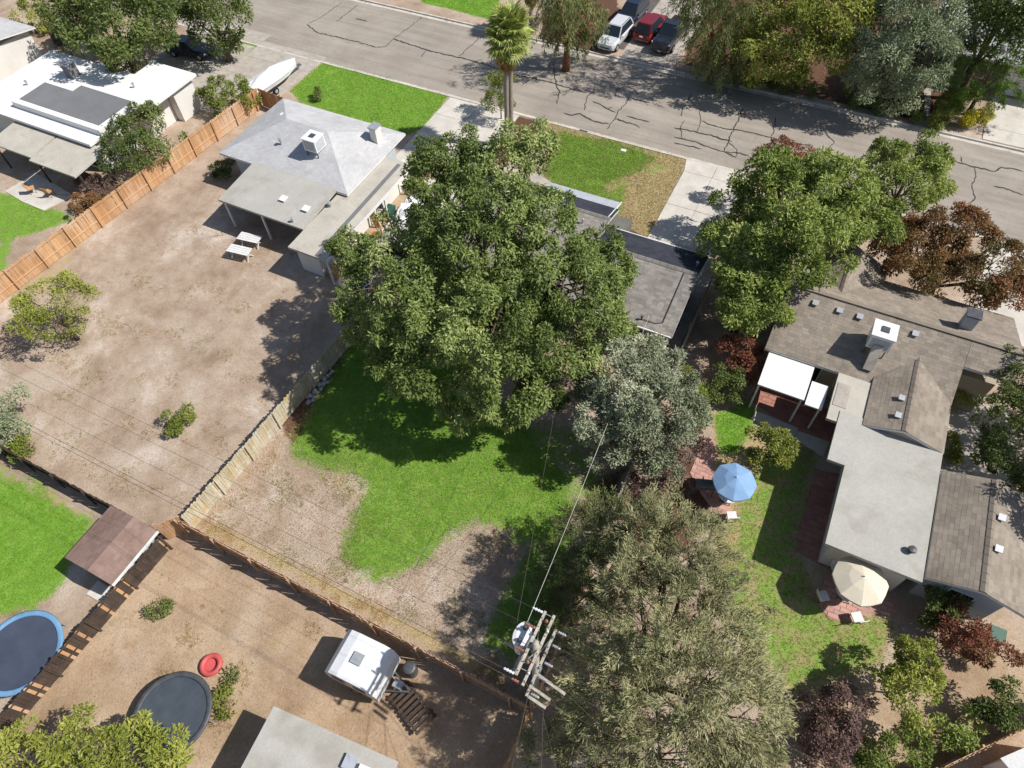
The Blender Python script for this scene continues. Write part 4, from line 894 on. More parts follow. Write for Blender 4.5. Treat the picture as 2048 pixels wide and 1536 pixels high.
SHR = [('golden_shrub','golden yellow shrub beside the garage driveway', [(1955,240,.7,.9),(1965,225,.7,.6)], lf_yel),
 ('olive_shrub','olive brown shrub mound between curved path and golden shrub', [(1900,215,1.0,1.2),(1925,200,1.0,1.0),(1885,240,.7,.9),(1915,245,.7,.9)], lf_bush),
 ('dark_shrub','low dark shrub left of the curved path', [(1815,215,.7,.9),(1790,205,.7,.9),(1830,235,.4,.55)], lf_dkg),
 ('dark_shrub','low dark shrubs at the kerb under the olive tree', [(1720,195,.6,.8),(1755,210,.5,.8),(1695,185,.5,.6)], lf_dkg),
 ('dark_shrub','small shrub at the kerb under the black pickup cedar', [(1475,155,.5,.6),(1500,160,.4,.55)], lf_dkg),
 ('dark_shrub','shrub cluster at the foot of the yellowish tree', [(1545,165,.6,.7),(1580,170,.5,.7),(1620,178,.5,.6)], lf_dkg),
 ('red_shrub','red leaved shrub below the rounded green tree', [(1478,700,1.8,1.0),(1500,730,1.4,.85),(1455,690,1.5,.65)], lf_red),
 ('green_shrub','dark green shrub left of the white awning', [(1440,760,1.2,.9),(1480,770,1.2,.8),(1420,790,1.0,.6)], lf_dkg),
 ('yellow_shrub','yellowish shrub hugging the grey leaved tree', [(1385,790,2.2,.8),(1375,750,2.4,.6),(1390,830,1.8,.7)], lf_bush),
 ('purple_shrub','purple grey shrub by the right fence', [(1340,925,1.6,1.15),(1300,960,1.3,.95),(1385,895,1.5,.9),(1285,995,1.0,.7)], lf_pur),
 ('red_shrub','red leafed shrub showing under the grey leaved tree', [(1238,885,1.7,.5),(1245,900,1.2,.45)], lf_red),
 ('patio_tree','small round green tree beside the blue umbrella', [(1535,885,2.0,1.0),(1560,905,1.6,.8),(1520,915,1.4,.6)], lf_yg),
 ('yellow_shrub','yellow green shrub beside the brown house wall', [(1915,795,.9,.7),(1905,770,.8,.5)], lf_yg),
 ('yellow_shrub','second yellow green shrub nearer the flat roof corner', [(1905,890,.8,.6),(1900,915,.7,.45)], lf_yg),
 ('green_tree','dense green tree at the right edge above the garage', [(2035,830,3.6,1.7),(2045,750,3.6,1.6),(2030,910,3.2,1.5),(2060,960,3,1.4)], lf_dkg),
 ('red_shrub','reddish shrub below the garage gable', [(1930,1270,1.4,1.0),(1985,1300,1.4,.9),(1900,1240,1.2,.7)], lf_red),
 ('green_shrub','green shrub tucked under the garage eave', [(1880,1215,1.3,.8),(1905,1195,1.2,.6)], lf_dkg),
 ('yellow_tree','yellow green small tree below the tan umbrella', [(1825,1375,2.4,1.1),(1850,1320,2.2,1.0),(1810,1420,1.8,.8)], lf_yg),
 ('purple_shrub','purple grey shrub near the bottom edge', [(1650,1440,1.5,1.2),(1690,1420,1.3,.8),(1640,1500,1.2,.9)], lf_pur),
 ('green_shrub','round green shrub right of the dirt path', [(1920,1455,.9,.85),(1890,1475,.8,.6)], lf_grn),
 ('green_shrub','round green shrub at the bottom edge by the orange fence', [(1790,1510,.9,1.0),(1750,1530,.8,.8)], lf_grn),
 ('green_shrub','dark green shrub at the lower right edge', [(2015,1405,1.3,1.1),(1985,1430,1.1,.8)], lf_dkg),
 ('weed_bush','small green weed clump in the lower dirt yard', [(322,1210,.35,.45)], lf_dkg),
 ('weed_bush','olive weed clump right of the red ring', [(460,1350,.2,.25)], lf_dkg),
 ('weed_bush','yellowish weeds beside the dark trampoline', [(440,1390,.2,.35),(455,1420,.2,.3)], lf_bush),
 ('dry_bush','dry brown bush in the bare left yard', [(360,840,.4,.8),(345,860,.3,.5)], lf_bush),
 ('dry_bush','straw coloured bush left of the orange fence', [(170,420,.9,1.1),(195,405,.8,.8)], lf_brn),
 ('pink_shrub','purplish shrub beside the far patio', [(195,375,.7,.9),(170,365,.6,.6)], lf_pur),
 ('planter_bush','green bush at the foot of the hip roofed house', [(450,335,.7,.9),(425,345,.6,.6)], lf_dkg),
 ('round_bush','dark round bush on the left front lawn', [(632,188,.5,.45)], lf_dkg),
 ('olive_shrub','olive shrub on the dirt strip at the left edge', [(60,900,.6,.7),(45,880,.6,.6)], lf_bush)]
for nm, lb, lo, mt in SHR: tree(nm, lb, lo, mt, size=(.17,.075), dens=1.64, per=152, clump=0.38, inner=.4, tr=.05, cat='shrub' if 'tree' not in nm else 'tree', limbs=len(lo) > 1)

# ---------------------------------------------------------------- palms
pf_green = leafmat('palm_frond', L(96,116,46), L(148,164,78), L(202,204,128), .25, .4, .45)
pf_dead = leafmat('dead_frond', L(120,96,58), L(164,134,84), L(196,166,112), .2, .2, .7)
def frond_mesh(mat, seed, live=True):
    rg = np.random.default_rng(seed); V = []; F = []; T = []
    def tri(*p):
        n = len(V); V.extend(p); F.append((n,n+1,n+2)); T.append(rg.uniform(.1,1))
    pl = .75 if live else .6
    for a, b in ((0,.5),(.5,1)):
        za = -.05*a*a; zb = -.05*b*b
        tri((pl*a,-.02,za),(pl*a,.02,za),(pl*b,0,zb)); tri((pl*a,.02,za),(pl*b,.02,zb),(pl*b,-.02,zb))
    n = 22; span = rad(118 if live else 50)
    for i in range(n):
        a = -span+2*span*i/(n-1); r = (.95-.25*abs(a)/span)*rg.uniform(.85,1.1)
        d = np.array([math.cos(a),math.sin(a)]); s = np.array([-d[1],d[0]]); o = np.array([pl,0,-.05])
        w = .055; fold = .03
        def pt(rr_, ww, zz): q = d*rr_+s*ww; return (o[0]+q[0], q[1], o[2]+zz)
        dr = rg.uniform(.06,.2) if live else rg.uniform(.2,.4)
        tri(o, pt(r*.55,w*.9,fold), pt(r*.55,0,0)); tri(o, pt(r*.55,0,0), pt(r*.55,-w*.9,fold))
        tri(pt(r*.55,w*.9,fold), pt(r,rg.uniform(-.03,.03),-dr), pt(r*.55,0,0)); tri(pt(r*.55,-w*.9,fold), pt(r*.55,0,0), pt(r*.95,rg.uniform(-.05,.05),-dr*1.2))
    return arr_mesh('frond', np.array(V), np.array(F), mat, {'tone': T})
FR_L = [frond_mesh(pf_green, s) for s in range(4)]; FR_D = [frond_mesh(pf_dead, s+10, False) for s in range(3)]
def palm(label, base, h, lean, scale=1.0, nl=36, nd=30, seed=0):
    rr = random.Random(seed); t = thing('fan_palm', label, 'palm', (base[0],base[1],0), group=None)
    pts = [(lean[0]*k*k, lean[1]*k*k, h*k) for k in np.linspace(0,1,12)]
    m = MB(); rs = [.26-.07*min(1,k*4)+rr.uniform(-.012,.012) for k in np.linspace(0,1,12)]; m.tube(pts, rs, 12); m.build('trunk', palmbark, t, smooth=True)
    # old leaf bases on the trunk
    for k in range(70):
        f = rr.uniform(.05,.9); a = rr.uniform(0,6.28); z = h*f; r = .2; x = lean[0]*f*f+r*math.cos(a); y = lean[1]*f*f+r*math.sin(a)
        if k == 0: bm = MB().add([(0,-.035,0),(0,.035,0),(.035,0,.1),(-.03,0,.02)], [(0,1,2),(0,2,3),(1,3,2)]).mesh('leaf_base', palmbark)
        link('leaf_base', bm, t, (x-.02*math.cos(a),y-.02*math.sin(a),z), (0,0,a))
    tp = Vector(pts[-1])
    for i in range(nl):
        el = rad(80-125*(i/nl)**.9+rr.uniform(-8,8)); az = i*2.39996+rr.uniform(-.3,.3)
        o = link('frond', rr.choice(FR_L), t, tuple(tp+Vector((.08*math.cos(az),.08*math.sin(az),.1-.3*i/nl))), (rr.uniform(-.4,.4), -el, az)); s = scale*rr.uniform(.85,1.1); o.scale = (s,s,s)
    for i in range(nd):
        el = rad(-rr.uniform(58,84)); az = i*2.39996+rr.uniform(-.3,.3)
        o = link('dead_frond', rr.choice(FR_D), t, tuple(tp+Vector((.14*math.cos(az),.14*math.sin(az),-.15-.75*i/nd))), (rr.uniform(-.5,.5), -el, az)); s = scale*rr.uniform(.8,1.05); o.scale = (s,s,s)
    return t
palm('front fan palm with shaggy skirt, the nearer of the pair', (-19.65,36.7), 8.7, (.1,.1), 1.2, seed=1)
palm('taller fan palm just behind its twin by the front drive', (-19.42,36.95), 9.5, (.1,.15), 1.1, seed=2)
palm('palm with brown skirt across the street behind the twin palms', G2(1062,66), 4.6, (.1,.1), 1.0, 26, 34, seed=3)

# ---------------------------------------------------------------- vehicles
def car(label, name, loc, rz, pm, kind='suv', cat='car'):
    t = thing(name, label, cat, (loc[0],loc[1],.035), rz)
    Ln, Wd, Ht = {'suv': (4.6,1.82,1.66), 'sedan': (4.6,1.8,1.46), 'truck': (5.5,1.95,1.85)}[kind]
    # body stations: x, half width, belt height, lower edge
    xs = [-Ln/2,-Ln/2+.12,-Ln/2+.5,-Ln*.2,Ln*.1,Ln*.26,Ln/2-.35,Ln/2-.08,Ln/2]
    belt = {'suv': [.62,.92,1.02,1.0,.99,.98,.9,.78,.6], 'sedan': [.6,.9,.98,.93,.92,.9,.8,.68,.52], 'truck': [.75,1.08,1.1,1.08,1.1,1.12,1.08,1.0,.7]}[kind]
    hw = [Wd*.40,Wd*.455,Wd*.49,Wd*.5,Wd*.5,Wd*.5,Wd*.475,Wd*.42,Wd*.36]
    V = []; F = []; n = 8
    for x, w, b in zip(xs, hw, belt):
        lo = .26 if abs(x) < Ln/2-.1 else .36
        V += [(x,-w*.92,lo),(x,-w,.5),(x,-w,b-.16),(x,-w*.86,b),(x,w*.86,b),(x,w,b-.16),(x,w,.5),(x,w*.92,lo)]
    for i in range(len(xs)-1):
        for j in range(n): a = i*n+j; c = i*n+(j+1)%n; F.append((a,a+n,c+n,c))
    F.append(tuple(range(n))); F.append(tuple((len(xs)-1)*n+j for j in range(n-1,-1,-1)))
    bd = MB().add(V, F); body = bd.build('body', pm, t, smooth=False)
    bl = min(belt[2:6]); cab = {'suv': (-Ln/2+.1,-Ln/2+.55,Ln*.06,Ln*.22), 'sedan': (-Ln*.36,-Ln*.2,Ln*.06,Ln*.22), 'truck': (-Ln*.12,-Ln*.06,Ln*.12,Ln*.24)}[kind]
    w0 = Wd*.45; w1 = Wd*.36; z0 = bl-.03; z1 = Ht
    cb = [(cab[0],-w0,z0),(cab[3],-w0,z0),(cab[3],w0,z0),(cab[0],w0,z0),(cab[1],-w1,z1),(cab[2],-w1,z1),(cab[2],w1,z1),(cab[1],w1,z1)]
    MB().add(cb, [(4,5,6,7),(0,1,5,4),(1,2,6,5),(2,3,7,6),(3,0,4,7)]).build('cabin', pm, t)
    def inset(idx, name, m=.12, lift=.012):
        p = [Vector(cb[i]) for i in idx]; c = sum(p, Vector())/4; nrm = (p[1]-p[0]).cross(p[3]-p[0]).normalized()
        if nrm.dot(c-Vector((0,0,1))) < 0: nrm = -nrm
        q = [v.lerp(c, m)+nrm*lift for v in p]; MB().add(q+[v-nrm*.02 for v in q], [(0,1,2,3),(0,4,5,1),(1,5,6,2),(2,6,7,3),(3,7,4,0)]).build(name, carglass, t)
    inset((1,2,6,5),'windscreen',.07); inset((3,0,4,7),'rear_window',.1); inset((0,1,5,4),'side_window',.12); inset((2,3,7,6),'side_window',.12)
    rf = MB(); rf.slab([(cab[1]+.06,-w1+.05,z1+.03),(cab[2]-.06,-w1+.05,z1+.03),(cab[2]-.06,w1-.05,z1+.03),(cab[1]+.06,w1-.05,z1+.03)], .025); rf.build('roof', pm, t)
    if kind == 'suv':
        for s in (-1,1): MB().beam((cab[1]+.1,s*(w1-.02),z1+.07),(cab[2]-.15,s*(w1-.02),z1+.07),.04,.04).build('roof_rail', metal_d, t)
    wr = .36 if kind == 'truck' else .33
    for sx in (-Ln*.295,Ln*.31):
        for s in (-1,1):
            wh = MB().tube([(sx,s*(Wd/2-.2),wr),(sx,s*(Wd/2+.012),wr)], wr, 18).build('wheel', rubber, t); MB().tube([(sx,s*(Wd/2+.0),wr),(sx,s*(Wd/2+.022),wr)], wr*.6, 12).build('rim', metal_g, wh)
    for s in (-1,1):
        MB().beam((Ln/2-.12,s*Wd*.34,belt[7]-.07),(Ln/2-.3,s*Wd*.44,belt[7]-.02),.13,.14).build('headlight', lampw, t)
        MB().box(-Ln/2-.012,-Ln/2+.1,min(s*Wd*.3,s*Wd*.44),max(s*Wd*.3,s*Wd*.44),.62,.84).build('tail_light', lampr, t)
        MB().box(cab[3]-.35,cab[3]-.2,min(s*Wd*.5,s*Wd*.6),max(s*Wd*.5,s*Wd*.6),bl,bl+.14).build('mirror', pm, t)
    MB().box(Ln/2-.05,Ln/2+.012,-Wd*.25,Wd*.25,.46,.6).build('grille', metal_d, t); MB().box(Ln/2-.02,Ln/2+.03,-.15,.15,.36,.45).build('number_plate', lampw, t)
    MB().box(-Ln/2-.03,-Ln/2+.02,-.15,.15,.66,.78).build('number_plate', lampw, t); MB().box(-Ln/2-.05,-Ln/2+.1,-Wd*.42,Wd*.42,.36,.52).build('bumper', pm if kind != 'truck' else metal_d, t)
    if kind == 'truck': MB().box(-Ln/2+.15,cab[0]-.08,-Wd*.4,Wd*.4,1.02,1.135).build('bed_cover', rubber, t)
    return t
car('silver white car with sun on its bonnet parked across the street', 'parked_car', G2(1231,67,.8), rad(-94), paint_sv, 'suv')
car('dark blue car parked right behind the silver white one', 'parked_car', G2(1264,24,.8), rad(-96), paint_nv, 'suv')
car('dark red car showing its rear on the concrete drive', 'parked_car', G2(1303,50,.8), rad(85), paint_rd, 'suv')
car('black pickup facing the street beside the dark red car', 'parked_pickup', G2(1343,64,.9), rad(-94), paint_bk, 'truck', 'pickup')
car('dark blue car parked at upper left beside the kerb tree', 'parked_car', (-53.3,37.1), rad(10), paint_dk, 'sedan')
car('dark car behind the large tree at the upper left edge', 'parked_car', (-66.0,35.0), rad(60), paint_dk, 'suv')

# covered boat on its trailer
bt = thing('boat_trailer', 'white covered boat on a trailer on the left driveway', 'boat', (-42.6,36.0,.03), rad(84))
def loft(secs):
    n = len(secs[0]); V = [p for s in secs for p in s]; F = []
    for i in range(len(secs)-1):
        for j in range(n-1): a = i*n+j; F.append((a,a+1,a+1+n,a+n))
    F.append(tuple(range(n-1,-1,-1))); F.append(tuple((len(secs)-1)*n+j for j in range(n)))
    return MB().add(V, F)
st = [(-2.7,.95),(-1.5,1.05),(0,1.05),(1.2,.92),(2.1,.55),(2.9,.06)]
loft([[(x,-w,1.1),(x,-w*.85,.6),(x,0,.38),(x,w*.85,.6),(x,w,1.1)] for x,w in st]).build('hull', porcel, bt)
rid = {-2.7:1.2,-1.5:1.55,0:1.75,1.2:1.5,2.1:1.3,2.9:1.15}
loft([[(x,-w-.03,1.02),(x,-w-.03,1.13),(x,-w*.5,(1.13+rid[x])/2+.03),(x,0,rid[x]),(x,w*.5,(1.13+rid[x])/2+.03),(x,w+.03,1.13),(x,w+.03,1.02)] for x,w in st]).build('cover', tarp_w, bt)
MB().beam((-2.2,.6,.36),(3.4,.1,.36),.08,.08).build('trailer_rail', metal_d, bt); MB().beam((-2.2,-.6,.36),(3.4,-.1,.36),.08,.08).build('trailer_rail', metal_d, bt)
for s in (-1,1):
    w_ = MB().tube([(-.9,s*.95,.3),(-.9,s*1.15,.3)], .3, 16).build('wheel', rubber, bt); MB().tube([(-.9,s*1.12,.3),(-.9,s*1.16,.3)], .16, 10).build('rim', metal_g, w_)

# small camper and the white flat-roofed building at the bottom
cm = thing('camper_trailer', 'small white camper trailer in the lower dirt yard', 'trailer', (-7.55,-2.1,0), rad(2))
pf = [(-1.3,.55),(-1.36,1.2),(-1.25,1.9),(-.95,2.3),(-.5,2.42),(.7,2.42),(1.1,2.3),(1.3,1.85),(1.36,1.2),(1.28,.55)]
n_ = len(pf); MB().add([(x,-1.0,z) for x,z in pf]+[(x,1.0,z) for x,z in pf], [tuple(range(n_-1,-1,-1)),tuple(range(n_,2*n_))]+[(i,(i+1)%n_,n_+(i+1)%n_,n_+i) for i in range(n_)]).build('shell', porcel, cm)
MB().box(-1.3,1.25,-1.015,-1.003,.56,.78).build('skirt_stripe', wood_or, cm)
for x in (-.6,.5): MB().box(x-.3,x+.3,-1.02,-1.003,1.35,1.85).build('window', glass, cm)
dr = MB().box(1.0,1.25,-1.02,-1.003,.9,1.9).build('door', porcel, cm)
MB().box(-.25,.25,-.25,.25,2.425,2.52).build('roof_hatch', metal_g, cm)
for s in (-1,1):
    w_ = MB().tube([(0,s*.82,.33),(0,s*1.02,.33)], .33, 16).build('wheel', rubber, cm); MB().tube([(0,s*1.0,.33),(0,s*1.03,.33)], .18, 10).build('rim', metal_g, w_)
MB().beam((1.25,.45,.5),(2.4,0,.5),.08,.08).build('hitch_arm', metal_d, cm); MB().beam((1.25,-.45,.5),(2.4,0,.5),.08,.08).build('hitch_arm', metal_d, cm)
MB().box(1.55,1.95,-.18,.18,.55,.95).build('gas_bottle_box', metal_g, cm)
wb = thing('workshop', 'white flat roofed workshop cut by the bottom edge', 'building', (-6.4,-8.2,0), rad(5.5))
MB().box(-2.7,2.7,-2.9,2.9,0,2.45).build('wall', stucco_w, wb)
MB().box(-2.95,2.95,-3.2,3.2,2.455,2.6).build('roof', roll_l, wb)
MB().box(1.6,2.6,1.9,2.6,2.605,2.85).build('roof_box', porcel, wb); MB().box(.9,1.4,2.2,2.75,2.605,2.8).build('roof_unit', metal_b, wb)
for x in (-1.3,1.2): MB().box(x-.5,x+.5,2.902,2.94,1.1,1.9).build('window', glass, wb)
pl_ = thing('shadow_slats', 'made-up dark slats standing for shadows on the dirt right of the camper', 'shadow slats', (-4.9,-2.5,0), rad(-20))  # dark slats made up to stand for ladder-like shadows on the dirt
for y in (-.5,.5): MB().beam((-1.1,y,.12),(1.1,y,.34),.09,.1).build('rail', wood_dk, pl_)
for i in range(9): MB().box(-1.0+i*.25,-.86+i*.25,-.6,.6,.19+i*.025,.215+i*.025).build('plank', wood_dk, pl_)
lc = MB().lathe((0,0,0),[(.3,0),(.32,.5),(.3,.9),(.2,.95),(.02,.96)],14).build('water_butt', metal_d); lc.location = (-5.7,-1.2,0); tag(lc,'dark round water butt beside the camper','barrel')

# trampolines, ring
def trampoline(label, c, rx, ry, h, mat, padm, name='trampoline', cat='trampoline', rz=0.0):
    t = thing(name, label, cat, (c[0],c[1],0), rz); n = 44
    A = [2*math.pi*i/n for i in range(n)]
    m = MB(); m.add([(rx*.88*math.cos(a),ry*.88*math.sin(a),h-.02-.0) for a in A]+[(0,0,h-.05)], [(i,(i+1)%n,n) for i in range(n)]); m.build('mat', mat, t, smooth=True)
    p = MB(); pr = [(.87,h-.01),(.9,h+.03),(.98,h+.03),(1.02,h-.01),(1.0,h-.05),(.9,h-.05)]
    p.add([(rx*s*math.cos(a),ry*s*math.sin(a),z) for a in A for s,z in pr], [(i*6+j,((i+1)%n)*6+j,((i+1)%n)*6+(j+1)%6,i*6+(j+1)%6) for i in range(n) for j in range(6)]); p.build('rim_pad', padm, t, smooth=True)
    for k in range(6):
        a = 2*math.pi*k/6+.3; MB().tube([(rx*.97*math.cos(a),ry*.97*math.sin(a),h-.06),(rx*.97*math.cos(a),ry*.97*math.sin(a),0)], .03, 8).build('leg', metal_g, t)
    return t
trampoline('round trampoline with dark grey mat in the lower dirt yard', (-14.3,-7.55), 1.75, 1.75, .85, tramp_m, metal_d)
trampoline('large round trampoline with pale blue rim at the lower left edge', (-22.75,-8.75), 1.95, 1.95, .85, poolcov, blue_pad)
rg_ = thing('plastic_ring', 'faded red plastic ring on the lower dirt yard', 'ring', (-14.45,-5.15,0))
A = [2*math.pi*i/28 for i in range(28)]
MB().add([((.42+.13*math.cos(b))*math.cos(a),(.42+.13*math.cos(b))*math.sin(a),.14+.13*math.sin(b)) for a in A for b in [2*math.pi*j/8 for j in range(8)]], [(i*8+j,((i+1)%28)*8+j,((i+1)%28)*8+(j+1)%8,i*8+(j+1)%8) for i in range(28) for j in range(8)]).build('tube', red_pl, rg_, smooth=True)
MB().lathe((0,0,.02),[(.38,0),(.38,.02)],28).build('base', red_pl, rg_)

# umbrellas and garden furniture
def umbrella(label, c, r, h, mat, n=8):
    t = thing('patio_umbrella', label, 'umbrella', (c[0],c[1],0), rad(12))
    MB().tube([(0,0,0),(0,0,h+.08)], .028, 8).build('pole', trim_w, t); MB().lathe((0,0,.03),[(.28,0),(.28,.06),(.06,.12)],16).build('base', metal_d, t)
    for i in range(n):
        a = 2*math.pi*i/n; b = 2*math.pi*(i+1)/n; m = MB()
        P_ = lambda s, q, z: (s*r*math.cos(q), s*r*math.sin(q), z)
        mid = (a+b)/2
        m.add([(0,0,h), P_(.5,a,h-.2), P_(.47,mid,h-.2), P_(.5,b,h-.2), P_(1,a,h-.5), P_(.95,mid,h-.52), P_(1,b,h-.5), P_(1,a,h-.62), P_(.95,mid,h-.64), P_(1,b,h-.62)],
              [(0,1,2),(0,2,3),(1,4,5,2),(2,5,6,3),(4,7,8,5),(5,8,9,6)]); m.build('panel', mat, t)
        MB().beam((.03,0,h-.03) if False else (0,0,h-.04), P_(.98,a,h-.53), .018,.018).build('rib', trim_w, t)
    return t
umbrella('blue octagonal patio umbrella in the right garden', (4.95,13.75), 1.12, 2.6, umb_b)
umbrella('cream octagonal patio umbrella by the white flat roof', (11.6,11.2), 1.25, 2.7, umb_t)
def table(label, c, r, h, mat, name='patio_table'):
    t = thing(name, label, 'table', (c[0],c[1],.03)); MB().lathe((0,0,h),[(r,0),(r+.02,.02),(r,.04)],20).build('top', mat, t)
    for k in range(4): a = k*math.pi/2+.78; MB().tube([(r*.7*math.cos(a),r*.7*math.sin(a),0),(r*.5*math.cos(a),r*.5*math.sin(a),h)], .025, 6).build('leg', metal_d, t)
def chair(label, c, rz, mat, group=None):
    t = thing('patio_chair', label, 'chair', (c[0],c[1],.04), rz, group)
    MB().box(-.24,.24,-.24,.24,.4,.46).build('seat', mat, t); MB().add([(-.24,.22,.46),(.24,.22,.46),(.24,.34,.95),(-.24,.34,.95),(-.24,.26,.46),(.24,.26,.46),(.24,.38,.95),(-.24,.38,.95)],[(0,1,2,3),(7,6,5,4),(3,2,6,7),(0,3,7,4),(1,5,6,2)]).build('backrest', mat, t)
    for sx in (-.2,.2):
        for sy in (-.2,.2): MB().tube([(sx,sy,0),(sx,sy,.4)], .02, 6).build('leg', metal_d, t)
table('round table under the blue umbrella', (4.95,13.75), .55, .72, trim_w)
for i in range(3): a = 1+i*2.1; chair('white chair around the blue umbrella table', (4.95+1.15*math.cos(a),13.75+1.15*math.sin(a)), a-math.pi/2, trim_w, 'chairs under the blue umbrella')
table('round table under the cream umbrella', (11.6,11.2), .6, .72, trim_w)
for i in range(4): a = .6+i*1.57; chair('white chair around the cream umbrella table', (11.6+1.2*math.cos(a),11.2+1.2*math.sin(a)), a-math.pi/2, trim_w, 'chairs under the cream umbrella')
chair('wooden chair on the far left patio, nearer the lawn', (-50.9,16.2), 2.6, wood_fn); chair('wooden chair on the far left patio, nearer the shrub', (-49.3,16.5), 3.4, wood_fn)
def picnic(label, c, rz):
    t = thing('picnic_bench', label, 'bench', (c[0],c[1],0), rz)
    for i in range(4): MB().box(-.85,.85,-.38+i*.195,-.205+i*.195,.68,.72).build('plank', trim_w, t)
    for s in (-1,1):
        MB().beam((s*.65,-.35,0),(s*.65,.2,.68),.08,.05).build('leg', trim_w, t); MB().beam((s*.65,.35,0),(s*.65,-.2,.68),.08,.05).build('leg', trim_w, t)
picnic('white table in the bare left yard, nearer the patio roof', (-31.3,18.75), rad(8)); picnic('white low table in the bare left yard, farther from the patio roof', (-31.15,17.45), rad(8))
bn = thing('rubbish_bin', 'dark green wheeled bin by the garage corner', 'bin', (18.0,11.9,0))
MB().add([(-.24,-.26,.05),(.24,-.26,.05),(.24,.26,.05),(-.24,.26,.05),(-.3,-.32,1.0),(.3,-.32,1.0),(.3,.32,1.0),(-.3,.32,1.0)],[(3,2,1,0),(4,5,6,7),(0,1,5,4),(1,2,6,5),(2,3,7,6),(3,0,4,7)]).build('body', green_p, bn); MB().slab([(-.32,-.34,1.05),(.32,-.34,1.05),(.32,.36,1.1),(-.32,.36,1.1)],.045).build('lid', green_p, bn)
for s in (-.22,.22): MB().tube([(s,.3,.1),(s+.05,.3,.1)], .1, 12).build('wheel', rubber, bn)

wsd = thing('white_shed', 'white shed roof in the bottom right corner beyond the orange fence', 'shed', (*G2(2100,1560,1.9),0), rad(45))
MB().box(-1.1,1.1,-1.1,1.1,0,1.8).build('wall', stucco_w, wsd); MB().add([(-1.25,-1.25,1.81),(1.25,-1.25,1.81),(1.25,1.25,1.81),(-1.25,1.25,1.81),(-1.25,0,2.2),(1.25,0,2.2)],[(0,1,5,4),(2,3,4,5),(0,4,3),(1,2,5),(3,2,1,0)]).build('roof', roll_w, wsd)
bq = thing('barbecue', 'dark barbecue beside the pink paving in the right garden', 'barbecue', (*G2(1402,985),.04), rad(20))
MB().box(-.55,.55,-.28,.28,.75,.95).build('firebox', metal_d, bq); MB().tube([(-.5,0,.96),(.5,0,.96)], .26, 12).build('lid', metal_d, bq); MB().box(.56,.95,-.25,.25,.88,.92).build('side_shelf', metal_g, bq)
for sx in (-.5,.5):
    for sy in (-.22,.22): MB().tube([(sx,sy,0),(sx,sy,.75)], .025, 6).build('leg', metal_d, bq)

# clutter in the side yard under the carport eave
def plank(name, label, cat, a, b, w, h, mat): o = MB().beam(a, b, w, h).build(name, mat); return tag(o, label, cat)
ply = thing('plywood_board', 'tall plywood board leaning on the white carport wall', 'board', (-24.2,24.1,0)); MB().beam((.25,0,.05),(-.18,0,1.9),.55,.04,(0,1,0)).build('sheet', wood_fn, ply); MB().beam((.28,-.2,.04),(.3,.2,.04),.06,.06).build('foot_batten', wood_or, ply)
ply2 = thing('plywood_board', 'brown plywood crate panel by the hip roof corner', 'board', (-23.4,29.2,0)); MB().beam((.3,0,.05),(-.1,0,1.4),.8,.04,(0,1,0)).build('sheet', wood_fn, ply2); MB().beam((.32,-.4,.06),(.32,.4,.06),.05,.05).build('foot_batten', wood_bk, ply2)
win_ = thing('old_window', 'loose blue framed window leaning under the carport eave', 'window', (-24.35,25.1,0)); MB().beam((.2,0,.9),(.0,0,2.0),.55,.03,(0,1,0)).build('pane', glass, win_)
for s in (-.3,.3): MB().beam((.2,s,.85),(.0,s,2.05),.05,.05,(0,1,0)).build('frame', metal_b, win_)
oc = thing('toy_scooter', 'orange plastic ride on toy on the side yard slab', 'toy', (-23.5,23.3,.03), rad(30))
loft([[(x,-w,.12),(x,-w*.8,h),(x,w*.8,h),(x,w,.12)] for x,w,h in ((-.35,.12,.3),(-.15,.18,.36),(.15,.14,.28),(.38,.16,.5))]).build('seat', orange_p, oc)
for x in (-.25,.28): MB().tube([(x,-.2,.1),(x,.2,.1)], .1, 12).build('wheel', rubber, oc)
MB().tube([(.36,0,.45),(.34,0,.68)], .02, 6).build('steering_post', metal_d, oc); MB().tube([(.34,-.17,.68),(.34,.17,.68)], .02, 6).build('handlebar', metal_d, oc)
gb = thing('storage_tote', 'green plastic tote against the white carport wall', 'tote', (-23.9,25.7,.03)); MB().add([(-.25,-.35,0),(.25,-.35,0),(.25,.35,0),(-.25,.35,0),(-.3,-.4,.55),(.3,-.4,.55),(.3,.4,.55),(-.3,.4,.55)],[(3,2,1,0),(4,5,6,7),(0,1,5,4),(1,2,6,5),(2,3,7,6),(3,0,4,7)]).build('body', green_p, gb); MB().box(-.32,.32,-.42,.42,.552,.6).build('lid', green_p, gb)
def heap(label, c, rx, ry, h, mat, seed):
    rr = random.Random(seed); V = []; F = []; nx = 12
    for i in range(nx+1):
        for j in range(nx+1):
            u = i/nx*2-1; v = j/nx*2-1; k = max(0, 1-(u*u+v*v)); V.append((u*rx,v*ry,.03+h*math.sqrt(k)*(1+rr.uniform(-.25,.25)) if 0 < i < nx and 0 < j < nx and k > 0 else .028))
    for i in range(nx):
        for j in range(nx): a = i*(nx+1)+j; F.append((a,a+nx+1,a+nx+2,a+1))
    o = MB().add(V, F).build('tarp_heap', mat); o.location = (c[0],c[1],0); return tag(o, label, 'tarp')
heap('rumpled white tarp over stored things in the side yard', (-22.6,26.6), .9, 1.8, .9, tarp_w, 1)
heap('pale sheet spread beside the orange toy', (-22.6,23.9), .8, .9, .35, roll_l, 2)
heap('white tarp bundle at the near end of the carport', (-23.2,20.3), .5, .8, .6, tarp_w, 3)
